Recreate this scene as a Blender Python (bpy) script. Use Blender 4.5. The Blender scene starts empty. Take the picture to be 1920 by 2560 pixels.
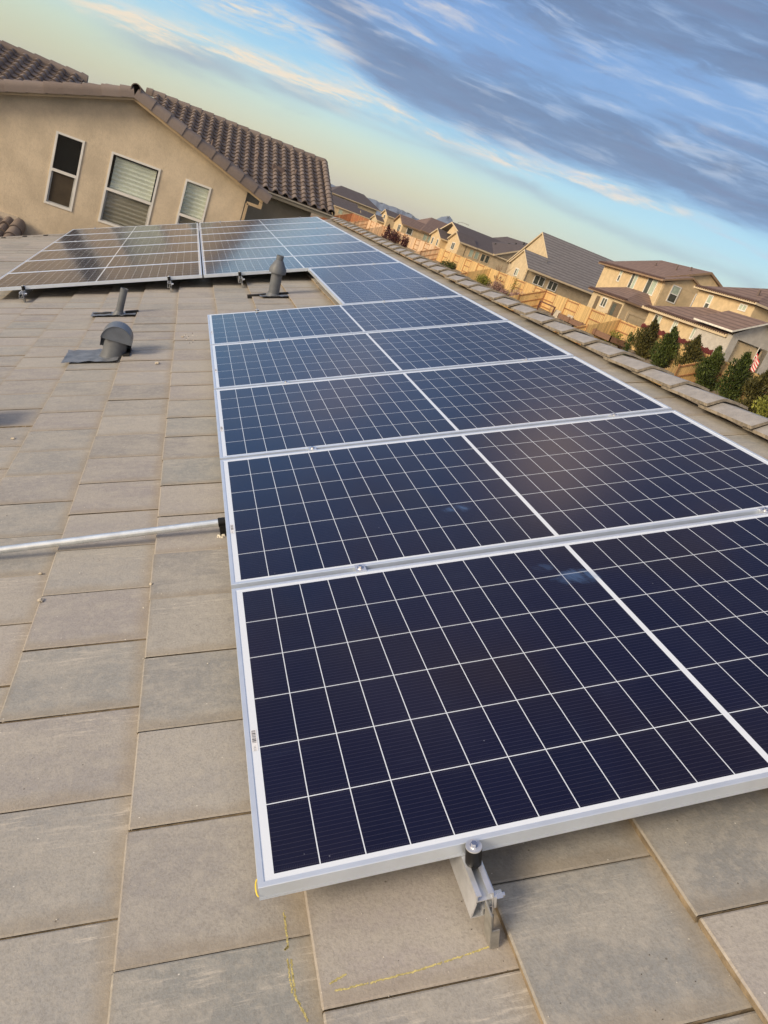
import bpy, math, random
from mathutils import Vector, Matrix
random.seed(7)
R_ = math.radians
scene = bpy.context.scene
COL = scene.collection

# ------------------------------------------------------------------ camera
cam_d = bpy.data.cameras.new('camera'); cam = bpy.data.objects.new('camera', cam_d); COL.objects.link(cam)
right = Vector((0.9143986, -0.22430137, 0.33699272)); down = Vector((0.21962224, -0.42442825, -0.87842287)); fwd = Vector((0.34006068, 0.87723974, -0.33883503))
m = Matrix.Identity(4)
for i in range(3):
    m[i][0] = right[i]; m[i][1] = -down[i]; m[i][2] = -fwd[i]
m[2][3] = 2.2
cam.matrix_world = m
cam_d.sensor_fit = 'HORIZONTAL'; cam_d.sensor_width = 36; cam_d.lens = 36*1873.44/1920
cam_d.clip_start = 0.05; cam_d.clip_end = 30000
scene.camera = cam
scene.view_settings.view_transform = 'Standard'; scene.view_settings.look = 'None'
scene.view_settings.exposure = 0.25; scene.view_settings.gamma = 1.0

SUN_DIR = Vector((-0.88, -0.34, 0.30)).normalized()      # towards the sun

# ------------------------------------------------------------------ node helper
class N:
    def __init__(s, nt, sock): s.nt = nt; s.s = sock
    def _m(s, op, *o, clamp=False):
        n = s.nt.nodes.new('ShaderNodeMath'); n.operation = op; n.use_clamp = clamp
        for i, v in enumerate((s,)+o):
            if isinstance(v, N): s.nt.links.new(v.s, n.inputs[i])
            else: n.inputs[i].default_value = v
        return N(s.nt, n.outputs[0])
    def __add__(s, o): return s._m('ADD', o)
    __radd__ = __add__
    def __sub__(s, o): return s._m('SUBTRACT', o)
    def __rsub__(s, o): return (s*-1.0)+o
    def __mul__(s, o): return s._m('MULTIPLY', o)
    __rmul__ = __mul__
    def __truediv__(s, o): return s._m('DIVIDE', o)
    def mx(s, o): return s._m('MAXIMUM', o)
    def mn(s, o): return s._m('MINIMUM', o)
    def fract(s): return s._m('FRACT')
    def abs(s): return s._m('ABSOLUTE')
    def lt(s, o): return s._m('LESS_THAN', o)
    def gt(s, o): return s._m('GREATER_THAN', o)
    def pw(s, o): return s._m('POWER', o)
    def ss(s, a, b):
        n = s.nt.nodes.new('ShaderNodeMapRange'); n.interpolation_type = 'SMOOTHSTEP'
        s.nt.links.new(s.s, n.inputs[0]); n.inputs[1].default_value = a; n.inputs[2].default_value = b
        return N(s.nt, n.outputs[0])
    def lin(s, a, b, c=0.0, d=1.0):
        n = s.nt.nodes.new('ShaderNodeMapRange')
        s.nt.links.new(s.s, n.inputs[0])
        for i, v in enumerate((a, b, c, d)): n.inputs[i+1].default_value = v
        return N(s.nt, n.outputs[0])
    def gauss(s, c, w):                                   # exp(-((s-c)/w)^2)
        d = (s-c)/w if not isinstance(c, N) else (s-c)/w
        return ((d*d)*-1.0)._m('EXPONENT')
def lin3(c):
    return tuple(((v/255+0.055)/1.055)**2.4 if v > 10 else v/255/12.92 for v in c)
def setin(nt, sock, v):
    if isinstance(v, N): nt.links.new(v.s, sock)
    elif isinstance(v, (tuple, list)): sock.default_value = tuple(v)+((1.0,) if len(v) == 3 and len(sock.default_value) == 4 else ())
    else: sock.default_value = v
def mix(nt, f, a, b, blend='MIX'):
    n = nt.nodes.new('ShaderNodeMix'); n.data_type = 'RGBA'; n.blend_type = blend
    setin(nt, n.inputs[0], f); setin(nt, n.inputs[6], a); setin(nt, n.inputs[7], b)
    return N(nt, n.outputs[2])
def noise(nt, vec, scale, detail=3, rough=0.5, dist=0.0):
    n = nt.nodes.new('ShaderNodeTexNoise'); n.inputs['Scale'].default_value = scale
    n.inputs['Detail'].default_value = detail; n.inputs['Roughness'].default_value = rough
    n.inputs['Distortion'].default_value = dist
    if vec is not None: nt.links.new(vec.s, n.inputs['Vector'])
    return N(nt, n.outputs[0])
def vec(nt, x, y, z=0.0):
    n = nt.nodes.new('ShaderNodeCombineXYZ')
    for i, v in enumerate((x, y, z)): setin(nt, n.inputs[i], v)
    return N(nt, n.outputs[0])
def sep(nt, v):
    n = nt.nodes.new('ShaderNodeSeparateXYZ'); nt.links.new(v.s, n.inputs[0])
    return [N(nt, o) for o in n.outputs]
def ramp(nt, f, stops):
    n = nt.nodes.new('ShaderNodeValToRGB'); nt.links.new(f.s, n.inputs[0])
    e = n.color_ramp.elements
    while len(e) < len(stops): e.new(0.5)
    for el, (p, c) in zip(e, stops): el.position = p; el.color = tuple(c)+(1,)
    return N(nt, n.outputs[0])

# ------------------------------------------------------------------ world: evening sky with cloud bands
world = bpy.data.worlds.new('World'); scene.world = world; world.use_nodes = True
nt = world.node_tree; nt.nodes.clear()
tc = nt.nodes.new('ShaderNodeTexCoord'); D = N(nt, tc.outputs['Generated'])
dx, dy, dz = sep(nt, D)
az = dx._m('ARCTAN2', dy)*57.2958
el = dz._m('ARCSINE')*57.2958
elr = el.lin(-2, 28)                                       # 0..1 over -2..28 degrees
def e_(d): return (d+2)/30.0
base = ramp(nt, elr, [(0.0, lin3((205, 190, 160))), (e_(0.6), lin3((217, 203, 170))), (e_(2.5), lin3((214, 213, 180))),
                      (e_(4.4), lin3((200, 221, 207))), (e_(6.2), lin3((170, 214, 232))), (e_(9), lin3((136, 190, 230))),
                      (e_(14), lin3((116, 165, 220))), (1.0, lin3((100, 142, 198)))])
# bluer to the right, yellower to the left
right_m = az.ss(14, 40)*el.ss(0.5, 3.5)
base = mix(nt, right_m*0.45, base, lin3((178, 220, 236)))
left_m = (az*-1.0).ss(-6, 12)*el.ss(9, 2)
base = mix(nt, left_m*0.45, base, lin3((190, 196, 160)))
# cloud noise in bearing / elevation, drawn out along the horizon, plus finer wisps
u = az*0.075; v = (el-az*0.02)*0.30
w0 = noise(nt, vec(nt, u*0.55, v*0.75, 9.2), 1.2, 3, 0.5, 0.3)
w1 = noise(nt, vec(nt, u, v, 0.3), 1.3, 6, 0.60, 0.5)
w2 = noise(nt, vec(nt, u*1.5+w1*0.5, v*2.0+w1*0.7, 4.1), 1.9, 8, 0.66, 0.35)
w3 = noise(nt, vec(nt, u*1.3+el*0.02+w1*0.4, v*2.7+u*0.9+w1*0.8, 12.7), 1.4, 6, 0.56, 0.25)
wob = (w0-0.5)*2.6+(w1-0.5)*2.4+(w2-0.5)*1.5
e2 = el+wob
bnd = az.lin(0, 13, 10.6, 7.0)+az.lin(13, 40, 0.0, 0.5)        # lower edge of the big cloud bank
h = e2-bnd+(w0-0.5)*1.2
bank = h.ss(-0.9, 1.5)*az.ss(-5, 7)
core = h.gauss(az.lin(8, 38, 2.1, 2.9), az.lin(8, 38, 2.0, 2.9))
top = (e2-az.lin(10, 32, 13.6, 14.6)).ss(-1.5, 1.8)*az.ss(4, 14)
cream = e2.gauss(az.lin(-12, 14, 5.7, 6.9), 0.62)*az.ss(-12, -5)*az.ss(17, 9)
cream2 = e2.gauss(az.lin(-6, 14, 8.6, 9.2), 0.7)*az.ss(-8, -2)*az.ss(10, 4)*0.8
edge = h.gauss(-0.25, 0.36)*az.ss(7, 12)*az.ss(37, 29)
low = el.gauss(az.lin(14, 42, 5.9, 4.6)+(w1-0.5)*2.2+(w2-0.5)*0.8, 0.42)*az.ss(12, 20)*0.5*(w0.ss(0.3, 0.55)*0.6+0.4)
sky = mix(nt, bank*0.80, base, lin3((120, 156, 206)))
wisp = (w2.ss(0.50, 0.68)*w0.ss(0.42, 0.62))*h.ss(2.4, 4.0)*(1.0-top*0.7)
sky = mix(nt, wisp*0.55, sky, lin3((205, 208, 214)))
gaps = w3.ss(0.44, 0.60)*h.ss(1.0, 3.0)
dk = (core.mx(top)*(0.45+w2*0.55+w1*0.5)-gaps*0.28).ss(0.14, 1.10)*bank
sky = mix(nt, dk*0.88, sky, mix(nt, w1.ss(0.35, 0.65), lin3((96, 114, 146)), lin3((110, 132, 166))))
sky = mix(nt, (edge*w2.ss(0.38, 0.60)*w3.ss(0.36, 0.60)*1.1).mn(0.8), sky, lin3((236, 222, 204)))
gl_low = e2.gauss(az.lin(-12, 20, 4.8, 5.9), 0.75)*az.ss(-9, -1)*az.ss(22, 12)*0.75*w0.ss(0.35, 0.55)
sky = mix(nt, (low+gl_low).mn(0.85), sky, lin3((150, 164, 184)))
w4 = noise(nt, vec(nt, u*1.2, v*3.0+w1*1.0, 21.0), 2.0, 8, 0.68, 0.4)
sky = mix(nt, ((cream.mx(cream2))*(w2.ss(0.34, 0.60)*1.15)*w4.ss(0.36, 0.58)).mn(0.88), sky, lin3((240, 222, 196)))
feather = w3.ss(0.50, 0.72)*el.ss(4.8, 7.0)*el.ss(20, 16)
sky = mix(nt, feather*0.62*(1.0-dk*0.45), sky, mix(nt, az.ss(10, 30), lin3((236, 222, 204)), lin3((190, 202, 220))))
fd = w3.ss(0.46, 0.32)*el.ss(5.5, 8.0)*bank
sky = mix(nt, fd*0.40, sky, lin3((112, 124, 158)))
high = (w1.ss(0.42, 0.66))*el.ss(17, 26)*0.7
sky = mix(nt, high, sky, lin3((126, 134, 168)))
# brighter dome behind the viewer (the sunset side) - lights the roof
sd = dx*SUN_DIR.x+dy*SUN_DIR.y+dz*SUN_DIR.z
glow = sd.ss(0.15, 1.0)
sky = mix(nt, glow*0.9, sky, (1.75, 1.30, 0.86))
sky = mix(nt, el.ss(21, 42)*0.94, sky, (0.072, 0.105, 0.215))
sky = mix(nt, el.ss(20, 34)*w1.ss(0.50, 0.64)*0.6, sky, (0.30, 0.235, 0.24))
pk = (el+(w1-0.5)*6.0).gauss(30.5, 3.6)*(az+(w2-0.5)*10.0).gauss(16, 5.0)+(el+(w1-0.5)*4.0).gauss(19.3, 1.8)*(az+(w2-0.5)*8.0).gauss(1.5, 4.0)*0.55+(el+(w1-0.5)*6.0).gauss(41, 6)*(az+(w2-0.5)*16.0).gauss(-4, 9.0)*0.25
sky = mix(nt, (pk*0.8).mn(0.9), sky, (1.0, 0.76, 0.66))
zen = el.ss(20, 60)*sd.ss(0.12, 0.75)
sky = mix(nt, zen*0.85, sky, (1.0, 1.02, 1.1))
sky = mix(nt, (el*-1.0).ss(0.2, 6), sky, (0.22, 0.19, 0.15))
ns = nt.nodes.new('ShaderNodeTexSky'); ns.sky_type = 'NISHITA'; ns.sun_disc = False
ns.sun_elevation = math.asin(SUN_DIR.z); ns.sun_rotation = math.atan2(SUN_DIR.x, SUN_DIR.y)
nis = mix(nt, 1.0, N(nt, ns.outputs[0]), (0.08, 0.08, 0.08), 'MULTIPLY')
sky = mix(nt, 0.06, sky, nis)
bg = nt.nodes.new('ShaderNodeBackground'); nt.links.new(sky.s, bg.inputs[0]); bg.inputs[1].default_value = 1.0
wo = nt.nodes.new('ShaderNodeOutputWorld'); nt.links.new(bg.outputs[0], wo.inputs[0])

sun_d = bpy.data.lights.new('sun', 'SUN'); sun = bpy.data.objects.new('sun', sun_d); COL.objects.link(sun)
sun_d.energy = 2.8; sun_d.angle = R_(20); sun_d.color = (1.0, 0.83, 0.61)
sun.rotation_euler = SUN_DIR.to_track_quat('Z', 'Y').to_euler(); sun.location = (-30, -20, 30)

# ------------------------------------------------------------------ object helpers
def tag(o, label=None, cat=None, group=None, kind=None):
    if label: o['label'] = label
    if cat: o['category'] = cat
    if group: o['group'] = group
    if kind: o['kind'] = kind
    return o
def empty(name, mat=None, label=None, cat=None, group=None):
    o = bpy.data.objects.new(name, None); o.empty_display_size = 0.2; COL.objects.link(o)
    if mat is not None: o.matrix_world = mat if isinstance(mat, Matrix) else Matrix.Translation(mat)
    return tag(o, label, cat, group)
class MB:
    def __init__(s): s.v = []; s.f = []; s.mi = []; s.uv = []; s.rn = []
    def face(s, pts, mi=0, uv=None, rn=0.5):
        b = len(s.v); s.v += [tuple(p) for p in pts]; s.f.append(tuple(range(b, b+len(pts)))); s.mi.append(mi)
        s.uv.append(uv or [(0.5, 0.5)]*len(pts)); s.rn.append(rn)
    def box(s, a, b, mi=0, rn=0.5, mat=None):
        (x0, y0, z0), (x1, y1, z1) = a, b
        c = [(x0, y0, z0), (x1, y0, z0), (x1, y1, z0), (x0, y1, z0), (x0, y0, z1), (x1, y0, z1), (x1, y1, z1), (x0, y1, z1)]
        if mat: c = [mat @ Vector(p) for p in c]
        for q in ((3, 2, 1, 0), (4, 5, 6, 7), (0, 1, 5, 4), (1, 2, 6, 5), (2, 3, 7, 6), (3, 0, 4, 7)):
            s.face([c[i] for i in q], mi, None, rn)
        return s
    def slab(s, poly, th, top=0, side=1, bottom=None):
        n = len(poly); lo = [(p[0], p[1], p[2]-th) for p in poly]
        a, b_, c = Vector(poly[0]), Vector(poly[1]), Vector(poly[2])
        if (b_-a).cross(c-a).z < 0: poly = list(reversed(poly)); lo = list(reversed(lo))
        s.face(poly, top); s.face(list(reversed(lo)), side if bottom is None else bottom)
        for i in range(n):
            j = (i+1) % n; s.face([lo[i], lo[j], poly[j], poly[i]], side)
        return s
    def tube(s, p0, p1, r0, r1=None, n=16, mi=0, caps=True, rn=0.5):
        r1 = r0 if r1 is None else r1; p0 = Vector(p0); p1 = Vector(p1); a = (p1-p0).normalized()
        t = a.orthogonal().normalized(); b = a.cross(t)
        A = [p0+(t*math.cos(2*math.pi*i/n)+b*math.sin(2*math.pi*i/n))*r0 for i in range(n)]
        B = [p1+(t*math.cos(2*math.pi*i/n)+b*math.sin(2*math.pi*i/n))*r1 for i in range(n)]
        for i in range(n):
            j = (i+1) % n; s.face([A[i], A[j], B[j], B[i]], mi, None, rn)
        if caps: s.face(list(reversed(A)), mi, None, rn); s.face(B, mi, None, rn)
        return s
    def prism(s, prof, y0, y1, mi=0, ax='y'):             # prof: (x,z) counter-clockwise
        def P(p, y): return (p[0], y, p[1]) if ax == 'y' else (y, p[0], p[1])
        n = len(prof)
        for i in range(n):
            j = (i+1) % n; s.face([P(prof[i], y0), P(prof[j], y0), P(prof[j], y1), P(prof[i], y1)], mi)
        s.face([P(p, y0) for p in reversed(prof)], mi); s.face([P(p, y1) for p in prof], mi)
        return s
    def build(s, name, mats, parent=None, smooth=False, weld=False, local=None):
        me = bpy.data.meshes.new(name)
        V = s.v
        if local is not None:
            inv = local.inverted(); V = [tuple(inv @ Vector(p)) for p in V]
        me.from_pydata(V, [], s.f)
        if not isinstance(mats, (list, tuple)): mats = [mats]
        for m_ in mats: me.materials.append(m_)
        me.polygons.foreach_set('material_index', [min(i, len(mats)-1) for i in s.mi])
        uvl = me.uv_layers.new(name='UVMap'); k = 0
        flat = []
        for u_ in s.uv:
            for q in u_: flat += [q[0], q[1]]
        uvl.data.foreach_set('uv', flat)
        at = me.attributes.new('rnd', 'FLOAT', 'FACE'); at.data.foreach_set('value', s.rn)
        me.update()
        import bmesh
        bm = bmesh.new(); bm.from_mesh(me)
        if weld or smooth: bmesh.ops.remove_doubles(bm, verts=bm.verts, dist=1e-5)
        if weld or smooth: bmesh.ops.recalc_face_normals(bm, faces=bm.faces)
        bm.to_mesh(me); bm.free()
        if smooth:
            me.polygons.foreach_set('use_smooth', [True]*len(me.polygons))
            me.set_sharp_from_angle(angle=R_(38))
        o = bpy.data.objects.new(name, me); COL.objects.link(o)
        if parent is not None: o.parent = parent
        return o
def dup(root, mat, label=None, group=None, cat=None):
    r = root.copy(); COL.objects.link(r); r.matrix_world = mat
    if label: r['label'] = label
    if group: r['group'] = group
    for ch in [o for o in root.children]:
        c = ch.copy(); COL.objects.link(c); c.parent = r
        for g in ch.children:
            h = g.copy(); COL.objects.link(h); h.parent = c
    return r

# ------------------------------------------------------------------ materials
MATS = {}
def newmat(name):
    m_ = bpy.data.materials.new(name); m_.use_nodes = True; nt_ = m_.node_tree
    return m_, nt_, nt_.nodes['Principled BSDF']
def coords(nt_, kind='Object'):
    t = nt_.nodes.new('ShaderNodeTexCoord'); return N(nt_, t.outputs[kind])
def geo_pos(nt_):
    t = nt_.nodes.new('ShaderNodeNewGeometry'); return N(nt_, t.outputs['Position'])
def bump(nt_, bs, h, dist=0.01, strength=0.5):
    b = nt_.nodes.new('ShaderNodeBump'); b.inputs['Strength'].default_value = strength; b.inputs['Distance'].default_value = dist
    nt_.links.new(h.s, b.inputs['Height']); nt_.links.new(b.outputs[0], bs.inputs['Normal'])
def simple(name, col, rough=0.6, metal=0.0, var=0.15, scale=6, bscale=None, bd=0.004, spec=None):
    if name in MATS: return MATS[name]
    m_, nt_, bs = newmat(name); c = coords(nt_)
    f = noise(nt_, c, scale, 5, 0.6)
    dark = tuple(v*(1-var) for v in col); lt = tuple(min(1, v*(1+var)) for v in col)
    setin(nt_, bs.inputs['Base Color'], mix(nt_, f.ss(0.3, 0.7), dark, lt))
    bs.inputs['Roughness'].default_value = rough; bs.inputs['Metallic'].default_value = metal
    if spec is not None: bs.inputs['Specular IOR Level'].default_value = spec
    if bscale: bump(nt_, bs, noise(nt_, c, bscale, 4, 0.6), bd)
    MATS[name] = m_; return m_
def rnd_attr(nt_):
    a = nt_.nodes.new('ShaderNodeAttribute'); a.attribute_name = 'rnd'; return N(nt_, a.outputs['Fac'])

def mat_tile():
    m_, nt_, bs = newmat('concrete_tile'); c = coords(nt_); uvn = N(nt_, nt_.nodes.new('ShaderNodeTexCoord').outputs['UV'])
    uu, vv, _ = sep(nt_, uvn); rn = rnd_attr(nt_)
    x, y, z = sep(nt_, c)
    hue = (rn*7.31).fract()
    big = noise(nt_, c, 1.1, 3, 0.55)
    col = ramp(nt_, hue, [(0.0, (0.330, 0.325, 0.302)), (0.22, (0.350, 0.330, 0.312)), (0.45, (0.300, 0.310, 0.300)), (0.7, (0.360, 0.334, 0.322)), (1.0, (0.318, 0.320, 0.305))])
    col = mix(nt_, 1.0, col, mix(nt_, rn, (0.82, 0.83, 0.85), (1.13, 1.12, 1.10)), 'MULTIPLY')
    cloudy = noise(nt_, vec(nt_, x*1.0+rn*9, y*2.0, rn*20), 4.5, 6, 0.62)
    col = mix(nt_, cloudy.ss(0.38, 0.64)*0.55, col, (0.44, 0.415, 0.365))
    col = mix(nt_, big.ss(0.52, 0.75)*0.32, col, (0.25, 0.235, 0.20))
    fine = noise(nt_, c, 160, 4, 0.7)
    col = mix(nt_, fine.ss(0.42, 0.66)*0.34, col, (0.19, 0.175, 0.145))
    mid = noise(nt_, c, 38, 5, 0.7)
    col = mix(nt_, mid.ss(0.46, 0.64)*0.36, col, (0.46, 0.43, 0.375))
    # ochre dust along the near edge and below the next course
    wv = (noise(nt_, c, 9, 4, 0.6)-0.5)*0.22
    near = (vv+wv).ss(0.17, 0.03); up = (uu+wv*0.6).ss(0.84, 0.97); lowe = (uu+wv*0.4).ss(0.05, 0.0)
    col = mix(nt_, near.mx(up).mx(lowe*0.7)*0.38, col, (0.29, 0.235, 0.160))
    # pale scuffs along the far edge, streaked
    sc = noise(nt_, vec(nt_, x*3.0, y*26.0, rn*30), 4.0, 6, 0.75)
    patch = noise(nt_, vec(nt_, x+rn*5, y, 7.7), 2.6, 3, 0.5)
    scm = sc.ss(0.52, 0.66)*patch.ss(0.44, 0.56)*((vv.ss(0.45, 0.88))*0.9+0.12)
    col = mix(nt_, scm*0.75, col, (0.56, 0.52, 0.45))
    vo = nt_.nodes.new('ShaderNodeTexVoronoi'); vo.inputs['Scale'].default_value = 34; nt_.links.new(c.s, vo.inputs['Vector'])
    vd = N(nt_, vo.outputs['Distance']); vcol = sep(nt_, N(nt_, vo.outputs['Color']))
    col = mix(nt_, vd.lt(0.055)*vcol[0].gt(0.80), col, (0.66, 0.64, 0.58))
    col = mix(nt_, vd.lt(0.07)*vcol[0].lt(0.10)*0.7, col, (0.10, 0.085, 0.06))
    setin(nt_, bs.inputs['Base Color'], col)
    bs.inputs['Roughness'].default_value = 0.72; bs.inputs['Specular IOR Level'].default_value = 0.42
    bump(nt_, bs, fine*0.5+mid*0.8+cloudy*0.7, 0.004, 0.45)
    return m_
def mat_cells(name, smudges=()):
    m_, nt_, bs = newmat(name); c = coords(nt_); x, y, z = sep(nt_, c)
    L, W = 2.083, 1.009; mx_, my = 0.029, 0.0225; cg = 0.013
    px = (L-2*mx_-cg)/24; py = (W-2*my)/6
    right_half = x.gt(L/2)
    xc = x-mx_-right_half*cg
    cx = xc/px; cy = (y-my)/py
    fx = cx.fract(); fy = cy.fract()
    # distance to nearest cell edge in metres
    ex = (0.5-(fx-0.5).abs())*px; ey = (0.5-(fy-0.5).abs())*py
    line = ex.lt(0.00105).mx(ey.lt(0.00115))
    border = x.lt(mx_).mx(x.gt(L-mx_)).mx(y.lt(my)).mx(y.gt(W-my)).mx((x-L/2).abs().lt(cg/2))
    white = line.mx(border)
    # busbars run along x, 16 to a cell; finger ends toward the edges
    bb = ((fy*15.0).fract()-0.5).abs().lt(0.045)
    cid = cx._m('FLOOR')*1.37+cy._m('FLOOR')*3.11
    cv = (cid._m('SINE')*437.5).fract()
    lay = noise(nt_, c, 1.7, 2, 0.5)
    cell = mix(nt_, cv*0.6, (0.0022, 0.0028, 0.022), (0.0042, 0.0045, 0.028))
    cell = mix(nt_, lay.ss(0.45, 0.65)*0.6, cell, (0.0080, 0.0050, 0.014))
    fishx = ((fx*26.0).fract()-0.5).abs().lt(0.16)*(ey.lt(0.012))
    cell = mix(nt_, fishx*0.35, cell, (0.030, 0.030, 0.05))
    cell = mix(nt_, bb*0.34, cell, (0.085, 0.080, 0.10))
    dust = noise(nt_, c, 5, 5, 0.7)
    col = mix(nt_, white, cell, (0.72, 0.79, 0.88))
    for (sx, sy, sr, st) in smudges:
        q = vec(nt_, (x-sx), (y-sy)*1.4, 0.0); ln = nt_.nodes.new('ShaderNodeVectorMath'); ln.operation = 'LENGTH'; nt_.links.new(q.s, ln.inputs[0])
        dd = N(nt_, ln.outputs['Value'])+(noise(nt_, c, 14, 4, 0.6)-0.5)*sr*1.5
        mk = dd.ss(sr, sr*0.35)*noise(nt_, vec(nt_, x*30.0+y*12.0, y*9.0, 0.0), 1.0, 4, 0.6).ss(0.36, 0.62)*st
        col = mix(nt_, mk, col, (0.10, 0.20, 0.42))
    vo = nt_.nodes.new('ShaderNodeTexVoronoi'); vo.inputs['Scale'].default_value = 22; nt_.links.new(c.s, vo.inputs['Vector'])
    spot = N(nt_, vo.outputs['Distance']).lt(0.035)*sep(nt_, N(nt_, vo.outputs['Color']))[0].gt(0.86)
    col = mix(nt_, spot*0.35, col, (0.35, 0.37, 0.42))
    smear = noise(nt_, vec(nt_, x*2.0, y*7.0, 1.0), 2.0, 5, 0.7).ss(0.55, 0.75)
    col = mix(nt_, smear*0.016+dust.ss(0.45, 0.8)*0.008, col, (0.20, 0.27, 0.45))
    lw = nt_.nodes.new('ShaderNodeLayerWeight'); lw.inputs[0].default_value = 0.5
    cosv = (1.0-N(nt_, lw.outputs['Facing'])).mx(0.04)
    dust_sheen = 1.0-((dust*0.007+0.0025)/cosv*-1.0)._m('EXPONENT')  # dust film thickened at grazing view, painting the pale sheen on far glass
    col = mix(nt_, dust_sheen, col, (0.42, 0.45, 0.50))
    setin(nt_, bs.inputs['Base Color'], col)
    bs.inputs['Roughness'].default_value = 0.5
    bs.inputs['Specular IOR Level'].default_value = 0.0
    bs.inputs['Coat Weight'].default_value = 1.0
    setin(nt_, bs.inputs['Coat Roughness'], dust*0.08+0.085)
    bs.inputs['Coat IOR'].default_value = 1.50
    bs.inputs['Sheen Weight'].default_value = 0.10; bs.inputs['Sheen Roughness'].default_value = 0.22; bs.inputs['Sheen Tint'].default_value = (0.8, 0.9, 1.0, 1)
    return m_
def mat_barcode():
    m_, nt_, bs = newmat('barcode_print'); c = coords(nt_, 'UV'); x, y, z = sep(nt_, c)
    bars = (noise(nt_, vec(nt_, 0.0, y*40.0, 0.0), 1.0, 0, 0.0)).gt(0.5)*(y.lt(0.62))*((x-0.5).abs().lt(0.34))
    txt = (noise(nt_, vec(nt_, x*30.0, y*30.0, 0.0), 1.0, 1, 0.5)).gt(0.56)*(y.gt(0.76))*((x-0.5).abs().lt(0.2))
    setin(nt_, bs.inputs['Base Color'], mix(nt_, bars.mx(txt), (0.75, 0.77, 0.8), (0.04, 0.04, 0.05)))
    bs.inputs['Roughness'].default_value = 0.5
    return m_
def mat_stucco(name, col, bscale=35):
    if name in MATS: return MATS[name]
    m_, nt_, bs = newmat(name); c = geo_pos(nt_)
    a = noise(nt_, c, 2.2, 5, 0.6); b = noise(nt_, c, 22, 5, 0.7)
    x, y, z = sep(nt_, c)
    st = noise(nt_, vec(nt_, x*5.0, y*5.0, z*0.7), 1.6, 4, 0.6)
    k = tuple(v*0.86 for v in col); k2 = tuple(min(1, v*1.08) for v in col)
    cc = mix(nt_, a.ss(0.3, 0.7), k, k2)
    gr = noise(nt_, c, 60, 3, 0.6)
    cc = mix(nt_, b.ss(0.42, 0.70)*0.26, cc, tuple(v*0.68 for v in col)); cc = mix(nt_, gr.ss(0.5, 0.7)*0.25, cc, tuple(min(1, v*1.25) for v in col))
    cc = mix(nt_, st.ss(0.5, 0.72)*0.16, cc, tuple(v*0.72 for v in col))
    setin(nt_, bs.inputs['Base Color'], cc); bs.inputs['Roughness'].default_value = 0.9
    bs.inputs['Specular IOR Level'].default_value = 0.2
    bump(nt_, bs, b+gr*0.5, 0.012, 0.5)
    MATS[name] = m_; return m_
def mat_far_roof(name, col, row=0.145, k=0.72):
    if name in MATS: return MATS[name]
    m_, nt_, bs = newmat(name); c = geo_pos(nt_); x, y, z = sep(nt_, c)
    r = (z/row).fract()
    n1 = noise(nt_, vec(nt_, x*1.2, y*1.2, z*7.0), 1.0, 5, 0.65)
    n2 = noise(nt_, vec(nt_, x*3.2, y*3.2, (z/row)._m('FLOOR')*3.3), 1.0, 2, 0.5)
    cc = mix(nt_, n1.ss(0.3, 0.7), tuple(v*0.86 for v in col), tuple(v*1.12 for v in col))
    cc = mix(nt_, n2.ss(0.4, 0.7)*0.35, cc, tuple(v*1.35 for v in col))
    cc = mix(nt_, r.ss(0.42, 0.02)*k, cc, tuple(v*0.42 for v in col))
    setin(nt_, bs.inputs['Base Color'], cc); bs.inputs['Roughness'].default_value = 0.85
    bump(nt_, bs, r, 0.03, 0.5)
    MATS[name] = m_; return m_
def mat_wood(name, col, axis='y'):
    if name in MATS: return MATS[name]
    m_, nt_, bs = newmat(name); c = geo_pos(nt_); x, y, z = sep(nt_, c)
    t = (y+x)/0.14
    pid = t._m('FLOOR'); fr = t.fract()
    pr = ((pid*1.713)._m('SINE')*917.3).fract()
    gr = noise(nt_, vec(nt_, x*14.0, y*14.0, z*1.2), 1.0, 5, 0.65)
    big = noise(nt_, c, 0.5, 3, 0.5)
    cc = mix(nt_, pr, tuple(v*0.74 for v in col), tuple(min(1, v*1.16) for v in col))
    cc = mix(nt_, gr.ss(0.4, 0.7)*0.35, cc, tuple(v*0.62 for v in col))
    cc = mix(nt_, big.ss(0.45, 0.7)*0.35, cc, (col[0]*1.1, col[1]*0.86, col[2]*0.7))
    cc = mix(nt_, fr.lt(0.07)*0.65, cc, tuple(v*0.28 for v in col))
    setin(nt_, bs.inputs['Base Color'], cc); bs.inputs['Roughness'].default_value = 0.85
    MATS[name] = m_; return m_
def mat_leaf(name, c1, c2, c3):
    if name in MATS: return MATS[name]
    m_, nt_, bs = newmat(name); rn = rnd_attr(nt_)
    cc = ramp(nt_, rn, [(0.0, c1), (0.5, c2), (1.0, c3)])
    setin(nt_, bs.inputs['Base Color'], cc); bs.inputs['Roughness'].default_value = 0.6
    bs.inputs['Specular IOR Level'].default_value = 0.3
    MATS[name] = m_; return m_
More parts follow.
